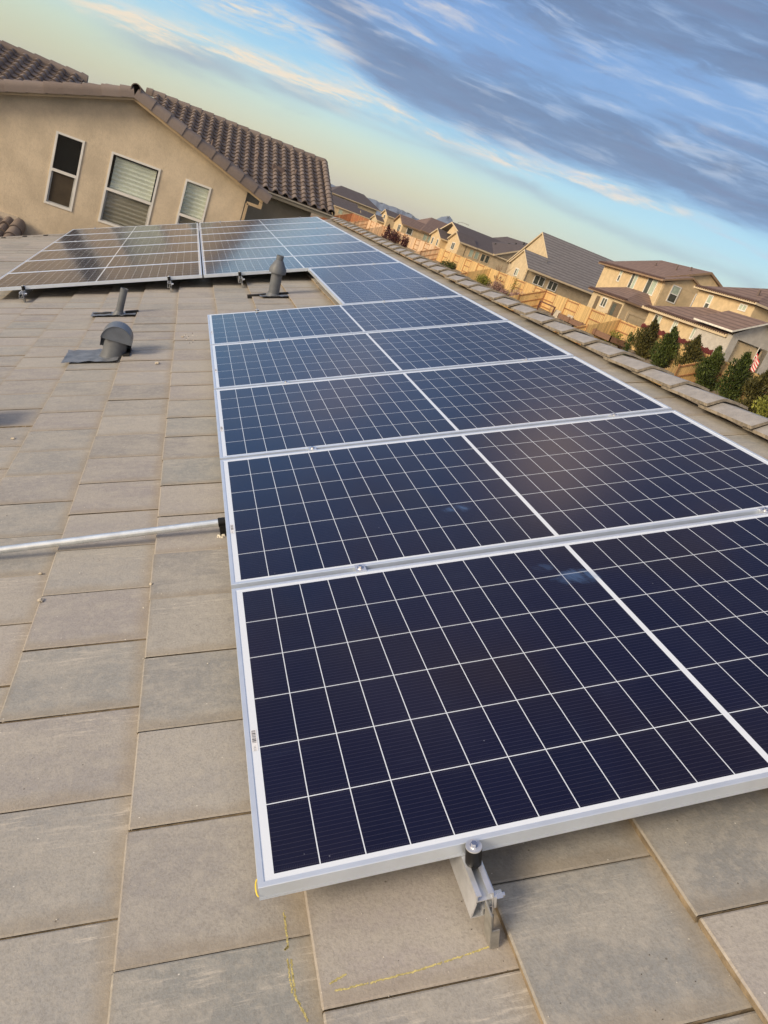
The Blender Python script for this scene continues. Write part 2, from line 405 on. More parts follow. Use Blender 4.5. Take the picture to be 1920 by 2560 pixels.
def mat_glass(name='window_glass'):
    if name in MATS: return MATS[name]
    m_ = bpy.data.materials.new(name); m_.use_nodes = True; nt_ = m_.node_tree; nt_.nodes.clear()
    gl = nt_.nodes.new('ShaderNodeBsdfGlossy'); gl.inputs['Roughness'].default_value = 0.03
    tr = nt_.nodes.new('ShaderNodeBsdfTransparent'); tr.inputs[0].default_value = (0.93, 0.95, 0.94, 1)
    lw = nt_.nodes.new('ShaderNodeLayerWeight'); lw.inputs[0].default_value = 0.5; fr_ = (N(nt_, lw.outputs['Facing']).pw(4.0)*0.85+0.07)
    ms = nt_.nodes.new('ShaderNodeMixShader'); o = nt_.nodes.new('ShaderNodeOutputMaterial')
    nt_.links.new(fr_.s, ms.inputs[0]); nt_.links.new(tr.outputs[0], ms.inputs[1]); nt_.links.new(gl.outputs[0], ms.inputs[2]); nt_.links.new(ms.outputs[0], o.inputs[0])
    MATS[name] = m_; return m_

TILE = mat_tile()
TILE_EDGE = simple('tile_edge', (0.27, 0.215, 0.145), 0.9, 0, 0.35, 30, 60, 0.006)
CAPM = simple('ridge_cap_concrete', (0.35, 0.335, 0.315), 0.55, 0, 0.18, 9, 120, 0.003)
UNDER = simple('roof_underlay', (0.03, 0.028, 0.025), 0.95)
ALU = simple('anodised_aluminium', (0.74, 0.82, 0.92), 0.38, 0.55, 0.04, 12)
ALU2 = simple('mill_aluminium', (0.76, 0.79, 0.83), 0.30, 0.70, 0.10, 30)
STEEL = simple('galvanised_steel', (0.74, 0.79, 0.82), 0.30, 0.75, 0.10, 22)
BLACK = simple('black_coating', (0.008, 0.008, 0.009), 0.45, 0, 0.1, 6, None, 0.004, 0.3)
BOLT = simple('bolt_steel', (0.75, 0.76, 0.78), 0.25, 1.0, 0.05)
VENTP = simple('grey_painted_metal', (0.125, 0.138, 0.155), 0.5, 0.0, 0.12, 12, 60, 0.001)
GAP_SHADE = simple('gap_shade', (0.015, 0.015, 0.015), 0.9)  # near-black colour for the shade between tiles beside the vents
LEAD = simple('lead_flashing', (0.19, 0.205, 0.225), 0.45, 0.25, 0.25, 14, 20, 0.006)
CHALK = simple('yellow_chalk', (0.55, 0.48, 0.20), 0.95, 0, 0.35, 160)
CABLE = simple('yellow_cable_sheath', (0.85, 0.65, 0.05), 0.45)
PEB = simple('pebble_stone', (0.52, 0.46, 0.36), 0.9, 0, 0.3, 60)
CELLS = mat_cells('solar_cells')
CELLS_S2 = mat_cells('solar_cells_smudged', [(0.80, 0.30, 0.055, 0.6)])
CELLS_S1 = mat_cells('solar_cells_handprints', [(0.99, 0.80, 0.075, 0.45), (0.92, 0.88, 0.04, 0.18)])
BARC = mat_barcode()

# ------------------------------------------------------------------ our roof: panel-frame to world
TH = R_(22.0); cT, sT = math.cos(TH), math.sin(TH)
P0 = Vector((0.38527, 0.91198, 2.2-1.08724))
M = Matrix(((cT, 0, -sT, P0.x), (0, 1, 0, P0.y), (sT, 0, cT, P0.z), (0, 0, 0, 1)))
def RT(x, y, z=0.0, rz=0.0): return M @ Matrix.Translation((x, y, z)) @ Matrix.Rotation(rz, 4, 'Z')
def world_at(x, y, z):                                    # upright (plumb) frame at a roof point
    return Matrix.Translation(M @ Vector((x, y, z)))
COURSE = 0.343; X_A = -0.262
ZT = -0.119; STEP = 0.022
def tile_z(x):
    k = math.floor((x-X_A)/COURSE); return ZT-STEP*((x-X_A)/COURSE-k)
def tile_mesh(mb, k0, k1, y0, y1, xmax, skip=()):
    th = 0.021
    for k in range(k0, k1):
        xs = X_A+k*COURSE
        off = 0.907 if k % 2 == 0 else 0.907+0.1525
        if k == -1: off -= 0.03
        n0 = math.floor((y0-off)/0.305); n1 = math.ceil((y1-off)/0.305)
        for n in range(n0, n1):
            ya = off+n*0.305; yb = ya+0.305
            ya2, yb2 = max(ya, y0-0.1), min(yb, y1+(0.0 if k % 2 else -0.0))
            if yb2-ya2 < 0.04: continue
            if any(a <= xs+COURSE/2 <= b and c <= (ya+yb)/2 <= d_ for a, b, c, d_ in skip): continue
            g = 0.0022; ya2 += g; yb2 -= g
            j = random.uniform(-0.0018, 0.0018); jx = random.uniform(-0.003, 0.003); tw = random.uniform(-0.0022, 0.0022)
            xe = min(xs+0.42, xmax); L = xe-xs
            za, zb = ZT+j, ZT+j-STEP*(L/COURSE)
            rn = random.random()
            nx = 5; ny = 5
            # top surface with slightly worn edges: chamfer of 3 mm on near and lower edges
            c_ = 0.004
            def zz(x, y): return za+(zb-za)*((x-xs)/L)+tw*((y-ya2)/(yb2-ya2)-0.5)*2
            X = [xs+jx, xs+jx+c_, xe]; Y = [ya2, ya2+c_, yb2-c_, yb2]
            def pt(ix, iy):
                x = X[ix]; y = Y[iy]; dz_ = 0.0
                if ix == 0: dz_ -= c_*0.8
                if iy in (0, 3): dz_ -= c_*0.5
                return (x, y, zz(x, y)+dz_)
            for ix in range(2):
                for iy in range(3):
                    q = [pt(ix, iy), pt(ix+1, iy), pt(ix+1, iy+1), pt(ix, iy+1)]
                    uv = [((p[0]-xs)/COURSE, (p[1]-ya2)/(yb2-ya2)) for p in q]
                    mb.face(q, 0, uv, rn)
            a0 = pt(0, 0); a3 = pt(0, 3); b0 = pt(2, 0); b3 = pt(2, 3)
            # ragged lower butt
            ns_ = 8; prevb = None
            for i in range(ns_+1):
                t = i/ns_; y = a0[1]+(a3[1]-a0[1])*t; zt_ = a0[2] if i not in (0, ns_) else a0[2]
                iy0 = a0[2]; 
                jb = random.uniform(-0.002, 0.003)
                topz = zz(X[0], y)-c_*0.8
                cur = ((X[0], y, topz), (X[0]+0.001+jb*0.5, y, zz(X[0], y)-th-0.002))
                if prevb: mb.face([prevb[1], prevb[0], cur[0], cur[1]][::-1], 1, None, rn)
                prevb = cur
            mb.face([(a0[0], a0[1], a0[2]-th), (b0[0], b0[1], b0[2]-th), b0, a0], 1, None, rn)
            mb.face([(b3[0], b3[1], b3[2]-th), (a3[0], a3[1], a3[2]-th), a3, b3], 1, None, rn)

house = empty('tiled_house', (0, 6, -4.0), 'house we stand on, with pale flat concrete tiles and a stepped ridge', 'house')
IH = Matrix.Translation((0, 6, -4.0))
XR = 2.495                                                  # ridge position up the slope
Y0, Y1 = -3.2, 13.98
tm = MB(); tile_mesh(tm, -16, 8, Y0, Y1, XR-0.02)
rf = tm.build('roof', [TILE, TILE_EDGE], house); rf.matrix_parent_inverse = IH.inverted(); rf.matrix_basis = M
ud = MB(); ud.box((X_A-16*COURSE, Y0, -0.30), (XR, Y1-0.03, -0.163))
u_ = ud.build('roof_deck', UNDER, house); u_.matrix_parent_inverse = IH.inverted(); u_.matrix_basis = M
# other side of the ridge
MR = M @ Matrix.Translation((XR, 0, 0))
ridge_w = M @ Vector((XR, 0, ZT))
ob = MB()
for k in range(14):
    d0 = k*COURSE; d1 = d0+COURSE+0.07
    yy = Y0+(0.15 if k % 2 else 0)
    while yy < Y1-0.05:
        ye = min(yy+0.305, Y1)
        xa, xb = ridge_w.x+d0*cT, ridge_w.x+d1*cT
        za, zb = ridge_w.z-d0*sT-0.022, ridge_w.z-d1*sT+0.004
        rn = random.random()
        ob.face([(xa, yy+.002, za), (xb, yy+.002, zb), (xb, ye-.002, zb), (xa, ye-.002, za)], 0, [(0, 0), (1, 0), (1, 1), (0, 1)], rn)
        ob.face([(xb, yy+.002, zb-0.022), (xb, ye-.002, zb-0.022), (xb, ye-.002, zb), (xb, yy+.002, zb)], 1, None, rn)
        yy = ye
def wpart(mb, name, mats, root, loc, **k):
    o = mb.build(name, mats, root, **k); o.matrix_parent_inverse = Matrix.Translation(loc).inverted(); return o
wpart(ob, 'roof_slope', [TILE, TILE_EDGE], house, (0, 6, -4))
# ridge caps: far ones lap over near ones, front edge toward the viewer
def cap_mesh():
    mb = MB(); Lc = 0.42; th = 0.015
    # cross-section (x along slope, z) with front wider/higher than the back
    def sec(y, sc, up):
        o_ = [(-0.096*sc, 0.0+up), (-0.012, 0.0145+up), (0.0, 0.016+up), (0.014, 0.013+up), (0.078, -0.010+up), (0.15*sc, -0.045+up)]
        i_ = [(a-0.0*th, b-th) for a, b in o_]
        return [(a, y, b) for a, b in o_], [(a, y, b) for a, b in i_]
    f0, f1 = sec(0, 1.0, 0.0); b0, b1 = sec(Lc, 0.84, -0.026)
    n = len(f0)
    for i in range(n-1):
        mb.face([f0[i], f0[i+1], b0[i+1], b0[i]], 0); mb.face([f1[i+1], f1[i], b1[i], b1[i+1]], 1)
        mb.face([f1[i], f1[i+1], f0[i+1], f0[i]], 1); mb.face([b0[i], b0[i+1], b1[i+1], b1[i]], 1)
    mb.face([f0[0], b0[0], b1[0], f1[0]], 1); mb.face([b0[-1], f0[-1], f1[-1], b1[-1]], 1)
    return mb
CAPE = simple('ridge_cap_edge', (0.29, 0.25, 0.19), 0.85, 0, 0.3, 40)
cm = cap_mesh(); cap0 = cm.build('ridge_cap', [CAPM, CAPE], house); capme = cap0.data
first = True
ycap = 1.892-0.335*14
ncap = 0
while ycap < Y1-0.1:
    c_ = cap0 if first else cap0.copy()
    if not first: COL.objects.link(c_)
    c_.parent = house; c_.matrix_parent_inverse = IH.inverted()
    c_.matrix_basis = M @ Matrix.Translation((XR-0.008+random.uniform(-.005, .005), ycap+random.uniform(-.006, .006), -0.060+random.uniform(-.003, .003))) @ Matrix.Rotation(random.uniform(-.03, .03), 4, 'Z') @ Matrix.Rotation(random.uniform(-.01, .01), 4, 'Y')
    first = False; ycap += 0.335; ncap += 1
# rake trim tiles at the far end
rk = MB()
for k in range(-16, 8):
    xs = X_A+k*COURSE
    rk.box((xs, Y1-0.10, tile_z(xs+0.001)-0.11), (xs+0.42, Y1+0.02, ZT+0.012), 0, 0.5, Matrix.Translation((0, 0, 0)))
rko = rk.build('rake_tile', [CAPM], house); rko.matrix_parent_inverse = IH.inverted(); rko.matrix_basis = M
# walls below
eL = M @ Vector((X_A-16*COURSE, 0, -0.2)); hw = MB()
hw.box((eL.x+0.5, Y0+1.2, -4.0), (ridge_w.x*2-eL.x-0.5, Y1+0.5, eL.z-0.15))
STUC_T = mat_stucco('stucco_tan', (0.47, 0.365, 0.235))
for yy in (Y0+1.2, Y1+0.45):
    hw.face([(eL.x+0.5, yy, eL.z-0.15), (ridge_w.x*2-eL.x-0.5, yy, eL.z-0.15), (ridge_w.x, yy, ridge_w.z-0.35)])
wpart(hw, 'wall', STUC_T, house, (0, 6, -4))
# chalk marks, drawn on the tiles
from mathutils.bvhtree import BVHTree
BV = BVHTree.FromPolygons([Vector(p) for p in tm.v], tm.f)
def surf(x, y):
    h_ = BV.ray_cast(Vector((x, y, 0.0)), Vector((0, 0, -1))); return h_[0].z if h_[0] is not None else tile_z(x)
def ribbon(mb, pts, w):
    for (a, b) in zip(pts[:-1], pts[1:]):
        a = Vector(a); b = Vector(b); dd = (b-a); nrm = Vector((-dd.y, dd.x)).normalized()*w*random.uniform(0.35, 0.7)
        if random.random() < 0.05: continue
        q = [a-nrm, b-nrm, b+nrm, a+nrm]
        mb.face([(p.x, p.y, surf(p.x, p.y)+0.0005) for p in q])
def chalk(name, key, w=0.0030, n=60, jit=0.0014):
    mb = MB(); pts = []
    for (a, b) in zip(key[:-1], key[1:]):
        for i in range(n):
            t = i/n; pts.append((a[0]+(b[0]-a[0])*t+random.uniform(-jit, jit), a[1]+(b[1]-a[1])*t+random.uniform(-jit, jit)))
    ribbon(mb, pts, w)
    o = mb.build(name, CHALK, house); o.matrix_parent_inverse = IH.inverted(); o.matrix_basis = M
CH = []   # filled from measured positions below
chalk('chalk_line', [(0.388, -0.112), (0.245, -0.128), (0.103, -0.133)])
chalk('chalk_line', [(0.130, -0.108), (0.096, -0.120)], 0.003, 16)
chalk('chalk_line', [(0.038, 0.050), (0.038, -0.025), (0.032, -0.030)], 0.003)
chalk('chalk_line', [(0.040, -0.048), (0.040, -0.115), (0.056, -0.160)], 0.003)
chalk('chalk_line', [(0.034, -0.048), (0.036, -0.110)], 0.0025)

# ------------------------------------------------------------------ solar panels
PL, PW, G = 2.083, 1.009, 0.0235
def panel_proto(cellmat=CELLS):
    root = empty('solar_panel')
    fr = MB(); prof = [(0.010, -0.032), (0.0, -0.032), (0.0, -0.0262), (0.0012, -0.0258), (0.0, -0.0252), (0.0, -0.0008), (0.0008, 0.0), (0.0110, 0.0), (0.0118, -0.0010), (0.0118, -0.0022)]
    def corner(i, z): return [(i, i, z), (PL-i, i, z), (PL-i, PW-i, z), (i, PW-i, z)]
    for (a, b) in zip(prof[:-1], prof[1:]):
        A = corner(*a); B = corner(*b)
        for k in range(4):
            j = (k+1) % 4; fr.face([A[k], A[j], B[j], B[k]])
    fr.build('frame', ALU, root)
    g = MB(); g.face([(0.011, 0.011, -0.0020), (PL-0.011, 0.011, -0.0020), (PL-0.011, PW-0.011, -0.0020), (0.011, PW-0.011, -0.0020)])
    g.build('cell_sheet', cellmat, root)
    b = MB(); b.face([(0.02, 0.02, -0.008), (0.02, PW-0.02, -0.008), (PL-0.02, PW-0.02, -0.008), (PL-0.02, 0.02, -0.008)])
    b.build('backsheet', simple('white_backsheet', (0.6, 0.6, 0.6), 0.6), root)
    s = MB(); s.face([(0.0135, 0.40, -0.0014), (0.0265, 0.40, -0.0014), (0.0265, 0.335, -0.0014), (0.0135, 0.335, -0.0014)], 0, [(0, 0), (1, 0), (1, 1), (0, 1)])
    s.build('barcode_sticker', BARC, root)
    return root
ordn = ['nearest', 'second', 'third', 'fourth', 'fifth']
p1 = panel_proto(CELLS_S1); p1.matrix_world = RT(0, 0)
tag(p1, 'nearest landscape solar panel, its front frame edge overhanging the bare rail end', 'solar panel', 'solar panels on the roof')
# yellow cable loop peeping out at the near corner
cb = MB(); pr = None
for i in range(13):
    a = math.pi*(0.5+i/12.0)
    q = Vector((-0.0005+math.cos(a)*0.004, 0.012+math.sin(a)*0.016, -0.012-0.004*i/12))
    if pr is not None: cb.tube(pr, q, 0.0012, n=6)
    pr = q
cb.build('cable_loop', CABLE, p1)
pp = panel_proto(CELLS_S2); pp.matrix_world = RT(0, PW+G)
tag(pp, 'second landscape solar panel from the front, with a blue hand smudge on its glass', 'solar panel', 'solar panels on the roof')
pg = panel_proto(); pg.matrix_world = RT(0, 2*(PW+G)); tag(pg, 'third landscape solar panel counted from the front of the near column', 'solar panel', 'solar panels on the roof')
for k in (3, 4):
    dup(pg, RT(random.uniform(-.002, .002), k*(PW+G)), ['fourth landscape solar panel from the front of the near column', 'fifth landscape solar panel, rearmost of the near column beside the gap with the vent'][k-3])
y6 = 5*(PW+G)
dup(pg, RT(PL, y6, 0, math.pi/2), 'single portrait solar panel linking the near column to the far block')
yf = y6+PL+G
for i in range(6):
    nm = ['front', 'second', 'third', 'fourth', 'fifth', 'rearmost'][i]
    dup(pg, RT(0, yf+i*(PW+G)), '%s row right hand solar panel of the far block beside the ridge' % nm)
    dup(pg, RT(-PL-0.014, yf+i*(PW+G)), '%s row left hand solar panel of the far block below the neighbour windows' % nm)

# rails
def rail(x, y0, y1, label):
    r = empty('mounting_rail', RT(x, y0, 0), label, 'rail', 'aluminium rails under the panels')
    mb = MB(); L = y1-y0; t = 0.0022; zt = -0.0335; zb = -0.086
    def quad(a, b, c, d_): mb.prism([a, b, c, d_], 0, L)
    quad((-0.016, zt-0.016), (-0.0135, zt-0.016), (-0.0235, zb), (-0.026, zb))                      # slanted left wall
    quad((0.0135, zb), (0.016, zb), (0.016, zt), (0.0135, zt))                                     # right wall
    quad((-0.026, zb-t), (0.016, zb-t), (0.016, zb), (-0.026, zb))                                 # bottom
    quad((-0.016, zt-0.018), (-0.0135, zt-0.018), (-0.0135, zt), (-0.016, zt))                     # upper left wall
    quad((-0.0135, zt-0.016), (0.0135, zt-0.016), (0.0135, zt-0.0138), (-0.0135, zt-0.0138))       # channel floor
    quad((-0.0135, zt-t), (-0.0065, zt-t), (-0.0065, zt), (-0.0135, zt))
    quad((0.0065, zt-t), (0.0135, zt-t), (0.0135, zt), (0.0065, zt))
    quad((-0.004, zb), (-0.002, zb), (-0.002, zb+0.018), (-0.004, zb+0.018))
    quad((-0.002, zb+0.016), (0.0135, zb+0.016), (0.0135, zb+0.018), (-0.002, zb+0.018))
    mb.build('rail_profile', ALU2, r)
    return r
rail(0.386, -0.085, 5.20, 'bare rail end sticking out under the nearest panel front edge')
rail(1.782, -0.085, 13.50, 'long right hand rail running under all panels beside the ridge')
rail(1.414, 5.08, 7.32, 'short rail carrying the left half of the portrait panel')
rail(0.366, 7.15, 13.50, 'far block rail whose end shows between the two bare pipes of the gap')
rail(-0.345, 7.15, 13.50, 'far block rail ending above the thin vent pipe')
rail(-1.735, 7.10, 13.50, 'far block rail ending at the left, nearest the picture edge')
# roof hooks: foot, post and bolt
def hook():
    r = empty('roof_hook', None, None, 'bracket', 'rail mounting hooks')
    a = MB(); a.box((0.000, -0.012, -0.136), (0.0028, 0.020, -0.050)); a.box((0.003, -0.012, -0.136), (0.017, -0.0095, -0.090))
    a.box((0.003, 0.0175, -0.136), (0.017, 0.020, -0.090)); a.box((0.003, -0.0095, -0.136), (0.019, 0.0175, -0.131))
    a.build('post', simple('hook_steel', (0.36, 0.355, 0.33), 0.5, 0.45, 0.2, 30), r)
    b = MB(); b.box((0.0165, 0.018, -0.072), (0.021, 0.095, -0.044)); b.build('side_plate', ALU2, r)
    c = MB(); c.tube((0.021, 0.032, -0.060), (0.036, 0.032, -0.060), 0.0085, n=6); c.tube((0.036, 0.032, -0.060), (0.041, 0.032, -0.060), 0.005, n=10)
    c.build('bolt', BOLT, r, weld=True)
    return r
h0 = hook(); h0.matrix_world = RT(0.386, -0.105, 0); h0['label'] = 'steel roof hook under the bare rail end at the front of the nearest panel'
dup(h0, RT(1.782, -0.1, 0), 'steel roof hook of the right hand rail, under the nearest panel front')
for x_, lb in ((0.366, 'roof hook at the right rail end of the far block, left of the capped vent'), (-0.345, 'roof hook at the middle rail end of the far block, right of the thin pipe'), (-1.735, 'roof hook at the left rail end of the far block, by the picture edge')):
    dup(h0, RT(x_, 7.14, 0), lb)
# end clamps (black cylinders)
def endclamp():
    r = empty('end_clamp', None, None, 'clamp', 'black end clamps')
    a = MB(); a.tube((0, 0, -0.034), (0, 0, 0.0055), 0.0152, n=28); a.build('sleeve', BLACK, r, smooth=True)
    b = MB(); b.tube((0, 0, 0.0055), (0, 0, 0.0078), 0.0153, 0.0148, n=28); b.build('washer', ALU2, r, smooth=True)
    c = MB(); c.tube((0, 0, 0.0078), (0, 0, 0.0098), 0.0072, n=18); c.tube((0, 0, 0.0098), (0, 0, 0.0155), 0.0054, n=6); c.build('bolt', BOLT, r, weld=True)
    return r
e0 = endclamp(); e0.matrix_world = RT(0.388, -0.0155, 0); e0['label'] = 'black cylindrical end clamp with silver washer at the nearest panel front edge'
dup(e0, RT(1.782, -0.0155, 0), 'black end clamp on the right rail at the nearest panel front edge')
for x_, lb in ((0.366, 'black end clamp on the far block front edge left of the capped vent'), (-0.345, 'black end clamp on the far block front edge right of the thin pipe'), (-1.735, 'black end clamp on the far block front edge at the left')):
    dup(e0, RT(x_, yf-0.0155, 0), lb)
dup(e0, RT(0.386, 5*PW+4*G+0.0155, 0), 'black end clamp at the back edge of the fifth near panel')
for x_, lb in ((1.782, 'right'), (0.366, 'inner right'), (-0.345, 'inner left'), (-1.735, 'left')):
    dup(e0, RT(x_, yf+6*PW+5*G+0.0155, 0), 'black end clamp at the back edge of the far block, on the %s rail' % lb)
# mid clamps
def midclamp():
    r = empty('mid_clamp', None, None, 'clamp', 'mid clamps between panels')
    a = MB(); a.box((-0.016, -0.011, -0.030), (0.016, 0.011, 0.0006)); a.box((-0.016, -0.021, 0.0006), (0.016, 0.021, 0.0028)); a.build('clamp_plate', ALU2, r)
    c = MB(); c.tube((0, 0, 0.0028), (0, 0, 0.0042), 0.0105, n=16); c.tube((0, 0, 0.0042), (0, 0, 0.0098), 0.0060, n=6); c.build('bolt', BOLT, r, weld=True)
    return r
mc = midclamp(); seams = ['first and second', 'second and third', 'third and fourth', 'fourth and fifth']
used = False
def put_mc(x, y, lb):
    global used
    if not used: mc.matrix_world = RT(x, y); mc['label'] = lb; used = True
    else: dup(mc, RT(x, y), lb)
for n_, sn in enumerate(seams):
    yy = (n_+1)*(PW+G)-G/2
    put_mc(0.386, yy, 'silver mid clamp in the seam of the %s near panels, left rail' % sn)
    put_mc(1.782, yy, 'silver mid clamp in the seam of the %s near panels, right rail' % sn)
put_mc(1.414, 5*(PW+G)-G/2, 'silver mid clamp left of two where the portrait panel meets the near column')
put_mc(1.768, 5*(PW+G)-G/2, 'silver mid clamp right of two where the portrait panel meets the near column')
put_mc(1.414, yf-G/2, 'silver mid clamp left of two behind the portrait panel')
put_mc(1.782, yf-G/2, 'silver mid clamp right of two behind the portrait panel')
for i in range(5):
    yy = yf+(i+1)*(PW+G)-G/2; nm = ['first', 'second', 'third', 'fourth', 'fifth'][i]
    for x_, lb in ((1.782, 'rightmost'), (0.366, 'inner right'), (-0.345, 'inner left'), (-1.78, 'leftmost')):
        put_mc(x_, yy, 'silver mid clamp in the %s seam of the far block, %s rail' % (nm, lb))

# conduit and bracket
cd = empty('conduit', RT(-0.03, 1.64, -0.088), 'shiny galvanised conduit pipe running left from the panel edge across the tiles', 'conduit')
c1 = MB(); c1.tube((0.012, 0, 0), (-5.2, 0.0, 0), 0.0132, n=28); c1.build('pipe', STEEL, cd, smooth=True)
bk = empty('conduit_bracket', RT(-0.026, 1.64, -0.13), 'black bracket holding the conduit end beside the panel frame', 'bracket')
b1 = MB(); b1.box((-0.002, -0.022, -0.012), (0.022, 0.022, 0.038)); b1.build('leg', BLACK, bk)
b2 = MB(); b2.tube((-0.004, 0, 0.042), (0.022, 0, 0.042), 0.0175, n=24); b2.build('collar', BLACK, bk, smooth=True)
foam = MB()
for i in range(14):
    x_, y_ = random.uniform(-0.014, 0.012), random.choice((random.uniform(-0.034, -0.024), random.uniform(-0.03, -0.018)))
    s_ = random.uniform(0.003, 0.006); foam.tube((x_, y_, -0.005), (x_, y_, 0.001+s_*0.5), s_, s_*0.4, n=7)
foam.build('sealant', simple('sealant_foam', (0.72, 0.68, 0.58), 0.9), bk, smooth=True)

# loose grit and mortar crumbs on the tiles
gr_ = MB(); rg = random.Random(44)
spots_ = [(-0.15+rg.gauss(0, 0.035), 4.95+rg.gauss(0, 0.12), rg.uniform(.0025, .007)) for _ in range(26)]+[(rg.uniform(-1.2, -0.02), rg.uniform(0.0, 5.0), rg.uniform(.0012, .0035)) for _ in range(90)]+[(rg.uniform(0.05, 0.9), rg.uniform(-0.5, 0.0), rg.uniform(.0007, .0016)) for _ in range(120)]
for (x, y, s_) in spots_:
    z = tile_z(x)+0.0008; t = rg.uniform(0, 3); k = rg.random()
    c_, n_ = math.cos(t)*s_, math.sin(t)*s_
    p_ = [(x+c_, y+n_, z), (x-n_*0.8, y+c_*0.8, z), (x-c_, y-n_, z), (x+n_*0.7, y-c_*0.7, z), (x, y, z+s_*0.9)]
    for i in range(4): gr_.face([p_[i], p_[(i+1) % 4], p_[4]], 0 if k > 0.35 else 1)
go_ = gr_.build('roof_grit', [simple('pale_grit', (0.62, 0.59, 0.52), 0.7), simple('dark_grit', (0.07, 0.055, 0.04), 0.9)]); go_.matrix_world = M; tag(go_, 'scattered pale and dark grit crumbs lying on the concrete tiles', 'grit', kind='stuff')

# ------------------------------------------------------------------ vents (pipes stand plumb)
def flashing(mb, x0, x1, y0, y1, seed=1):
    rnd = random.Random(seed); nx, ny = 10, 8
    def z(i, j):
        x = x0+(x1-x0)*i/nx; e = 0.004 if 0 < i < nx and 0 < j < ny else 0.0
        return ZT+0.004-0.012*((x-x0)/(x1-x0))+rnd.uniform(0, 0.005)+(rnd.uniform(0, 0.010) if j in (0, ny) or i in (0,) else 0)
    Zs = [[z(i, j) for j in range(ny+1)] for i in range(nx+1)]
    jj = [[rnd.uniform(-.004, .004) for j in range(ny+1)] for i in range(nx+1)]
    P = [[(x0+(x1-x0)*i/nx, y0+(y1-y0)*j/ny+jj[i][j], Zs[i][j]) for j in range(ny+1)] for i in range(nx+1)]
    for i in range(nx):
        for j in range(ny):
            mb.face([P[i][j], P[i+1][j], P[i+1][j+1], P[i][j+1]])
def to_plumb(mb, x, y, z, root=None):                      # convert roof-frame vertices to the vent's own frame
    inv = (root.matrix_world if root is not None else world_at(x, y, z)).inverted(); mb.v = [tuple(inv @ (M @ Vector(p))) for p in mb.v]; return mb
def ring(mb, prof, n=28, mi=0):
    for (a, b) in zip(prof[:-1], prof[1:]):
        for i in range(n):
            t0, t1 = 2*math.pi*i/n, 2*math.pi*(i+1)/n
            mb.face([(a[0]*math.cos(t0), a[0]*math.sin(t0), a[1]), (a[0]*math.cos(t1), a[0]*math.sin(t1), a[1]), (b[0]*math.cos(t1), b[0]*math.sin(t1), b[1]), (b[0]*math.cos(t0), b[0]*math.sin(t0), b[1])], mi)
# thin pipe
vx, vy = -0.765, 6.10
t1 = empty('vent_pipe', world_at(vx, vy, -0.135), 'thin open grey vent pipe standing behind the hooded vent', 'vent')
a = MB(); ring(a, [(0.031, -0.02), (0.031, 0.245), (0.027, 0.245), (0.027, 0.05)]); a.build('pipe', VENTP, t1, smooth=True)
a = MB(); a.tube((0, 0, 0.0), (0, 0, 0.045), 0.052, 0.033, n=24, caps=False); a.build('boot', VENTP, t1, smooth=True)
a = MB(); flashing(a, vx-0.22, vx+0.15, vy-0.085, vy+0.1, 3); to_plumb(a, vx, vy, -0.135).build('flashing', LEAD, t1, smooth=True)
a = MB()
for (xa, xb) in ((vx-0.22, vx-0.06), (vx+0.06, vx+0.17)): a.box((xa, vy+0.03, -0.145), (xb, vy+0.075, -0.112+random.uniform(0, .004)))
to_plumb(a, vx, vy, -0.135).build('tile_gap_shade', GAP_SHADE, t1)  # solid dark boxes stand in for the shade between the tiles
# capped vent
vx, vy = 0.625, 6.50
t2 = empty('capped_vent', world_at(vx, vy, -0.135) @ Matrix.Rotation(R_(-6), 4, 'Y'), 'grey vent pipe with a stepped conical rain cap, in the gap beside the far panels', 'vent')
a = MB(); ring(a, [(0.052, -0.03), (0.052, 0.235), (0.046, 0.235), (0.046, 0.2)]); a.build('pipe', VENTP, t2, smooth=True)
a = MB(); ring(a, [(0.074, 0.222), (0.080, 0.222), (0.080, 0.262), (0.040, 0.335), (0.034, 0.340), (0.034, 0.384), (0.030, 0.384), (0.030, 0.345)]); ring(a, [(0.074, 0.222), (0.052, 0.232)]); a.build('rain_cap', VENTP, t2, smooth=True)
a = MB()
for ang in (20, 140, 260): a.box((0.05, -0.006, 0.205), (0.062, 0.006, 0.23), 0, 0.5, Matrix.Rotation(R_(ang), 4, 'Z'))
a.build('cap_strap', VENTP, t2)
a = MB(); a.tube((0, 0, -0.01), (0, 0, 0.035), 0.078, 0.055, n=24, caps=False); a.build('boot', VENTP, t2, smooth=True)
a = MB(); flashing(a, vx-0.13, vx+0.16, vy-0.12, vy+0.06, 5); to_plumb(a, vx, vy, -0.135, t2).build('flashing', LEAD, t2, smooth=True)
a = MB()
for (xa, xb) in ((vx-0.24, vx-0.06), (vx+0.06, vx+0.15)): a.box((xa, vy+0.0, -0.145), (xb, vy+0.05, -0.110+random.uniform(0, .004)))
to_plumb(a, vx, vy, -0.135, t2).build('tile_gap_shade', GAP_SHADE, t2)  # dark boxes again as painted shade beside the pipe
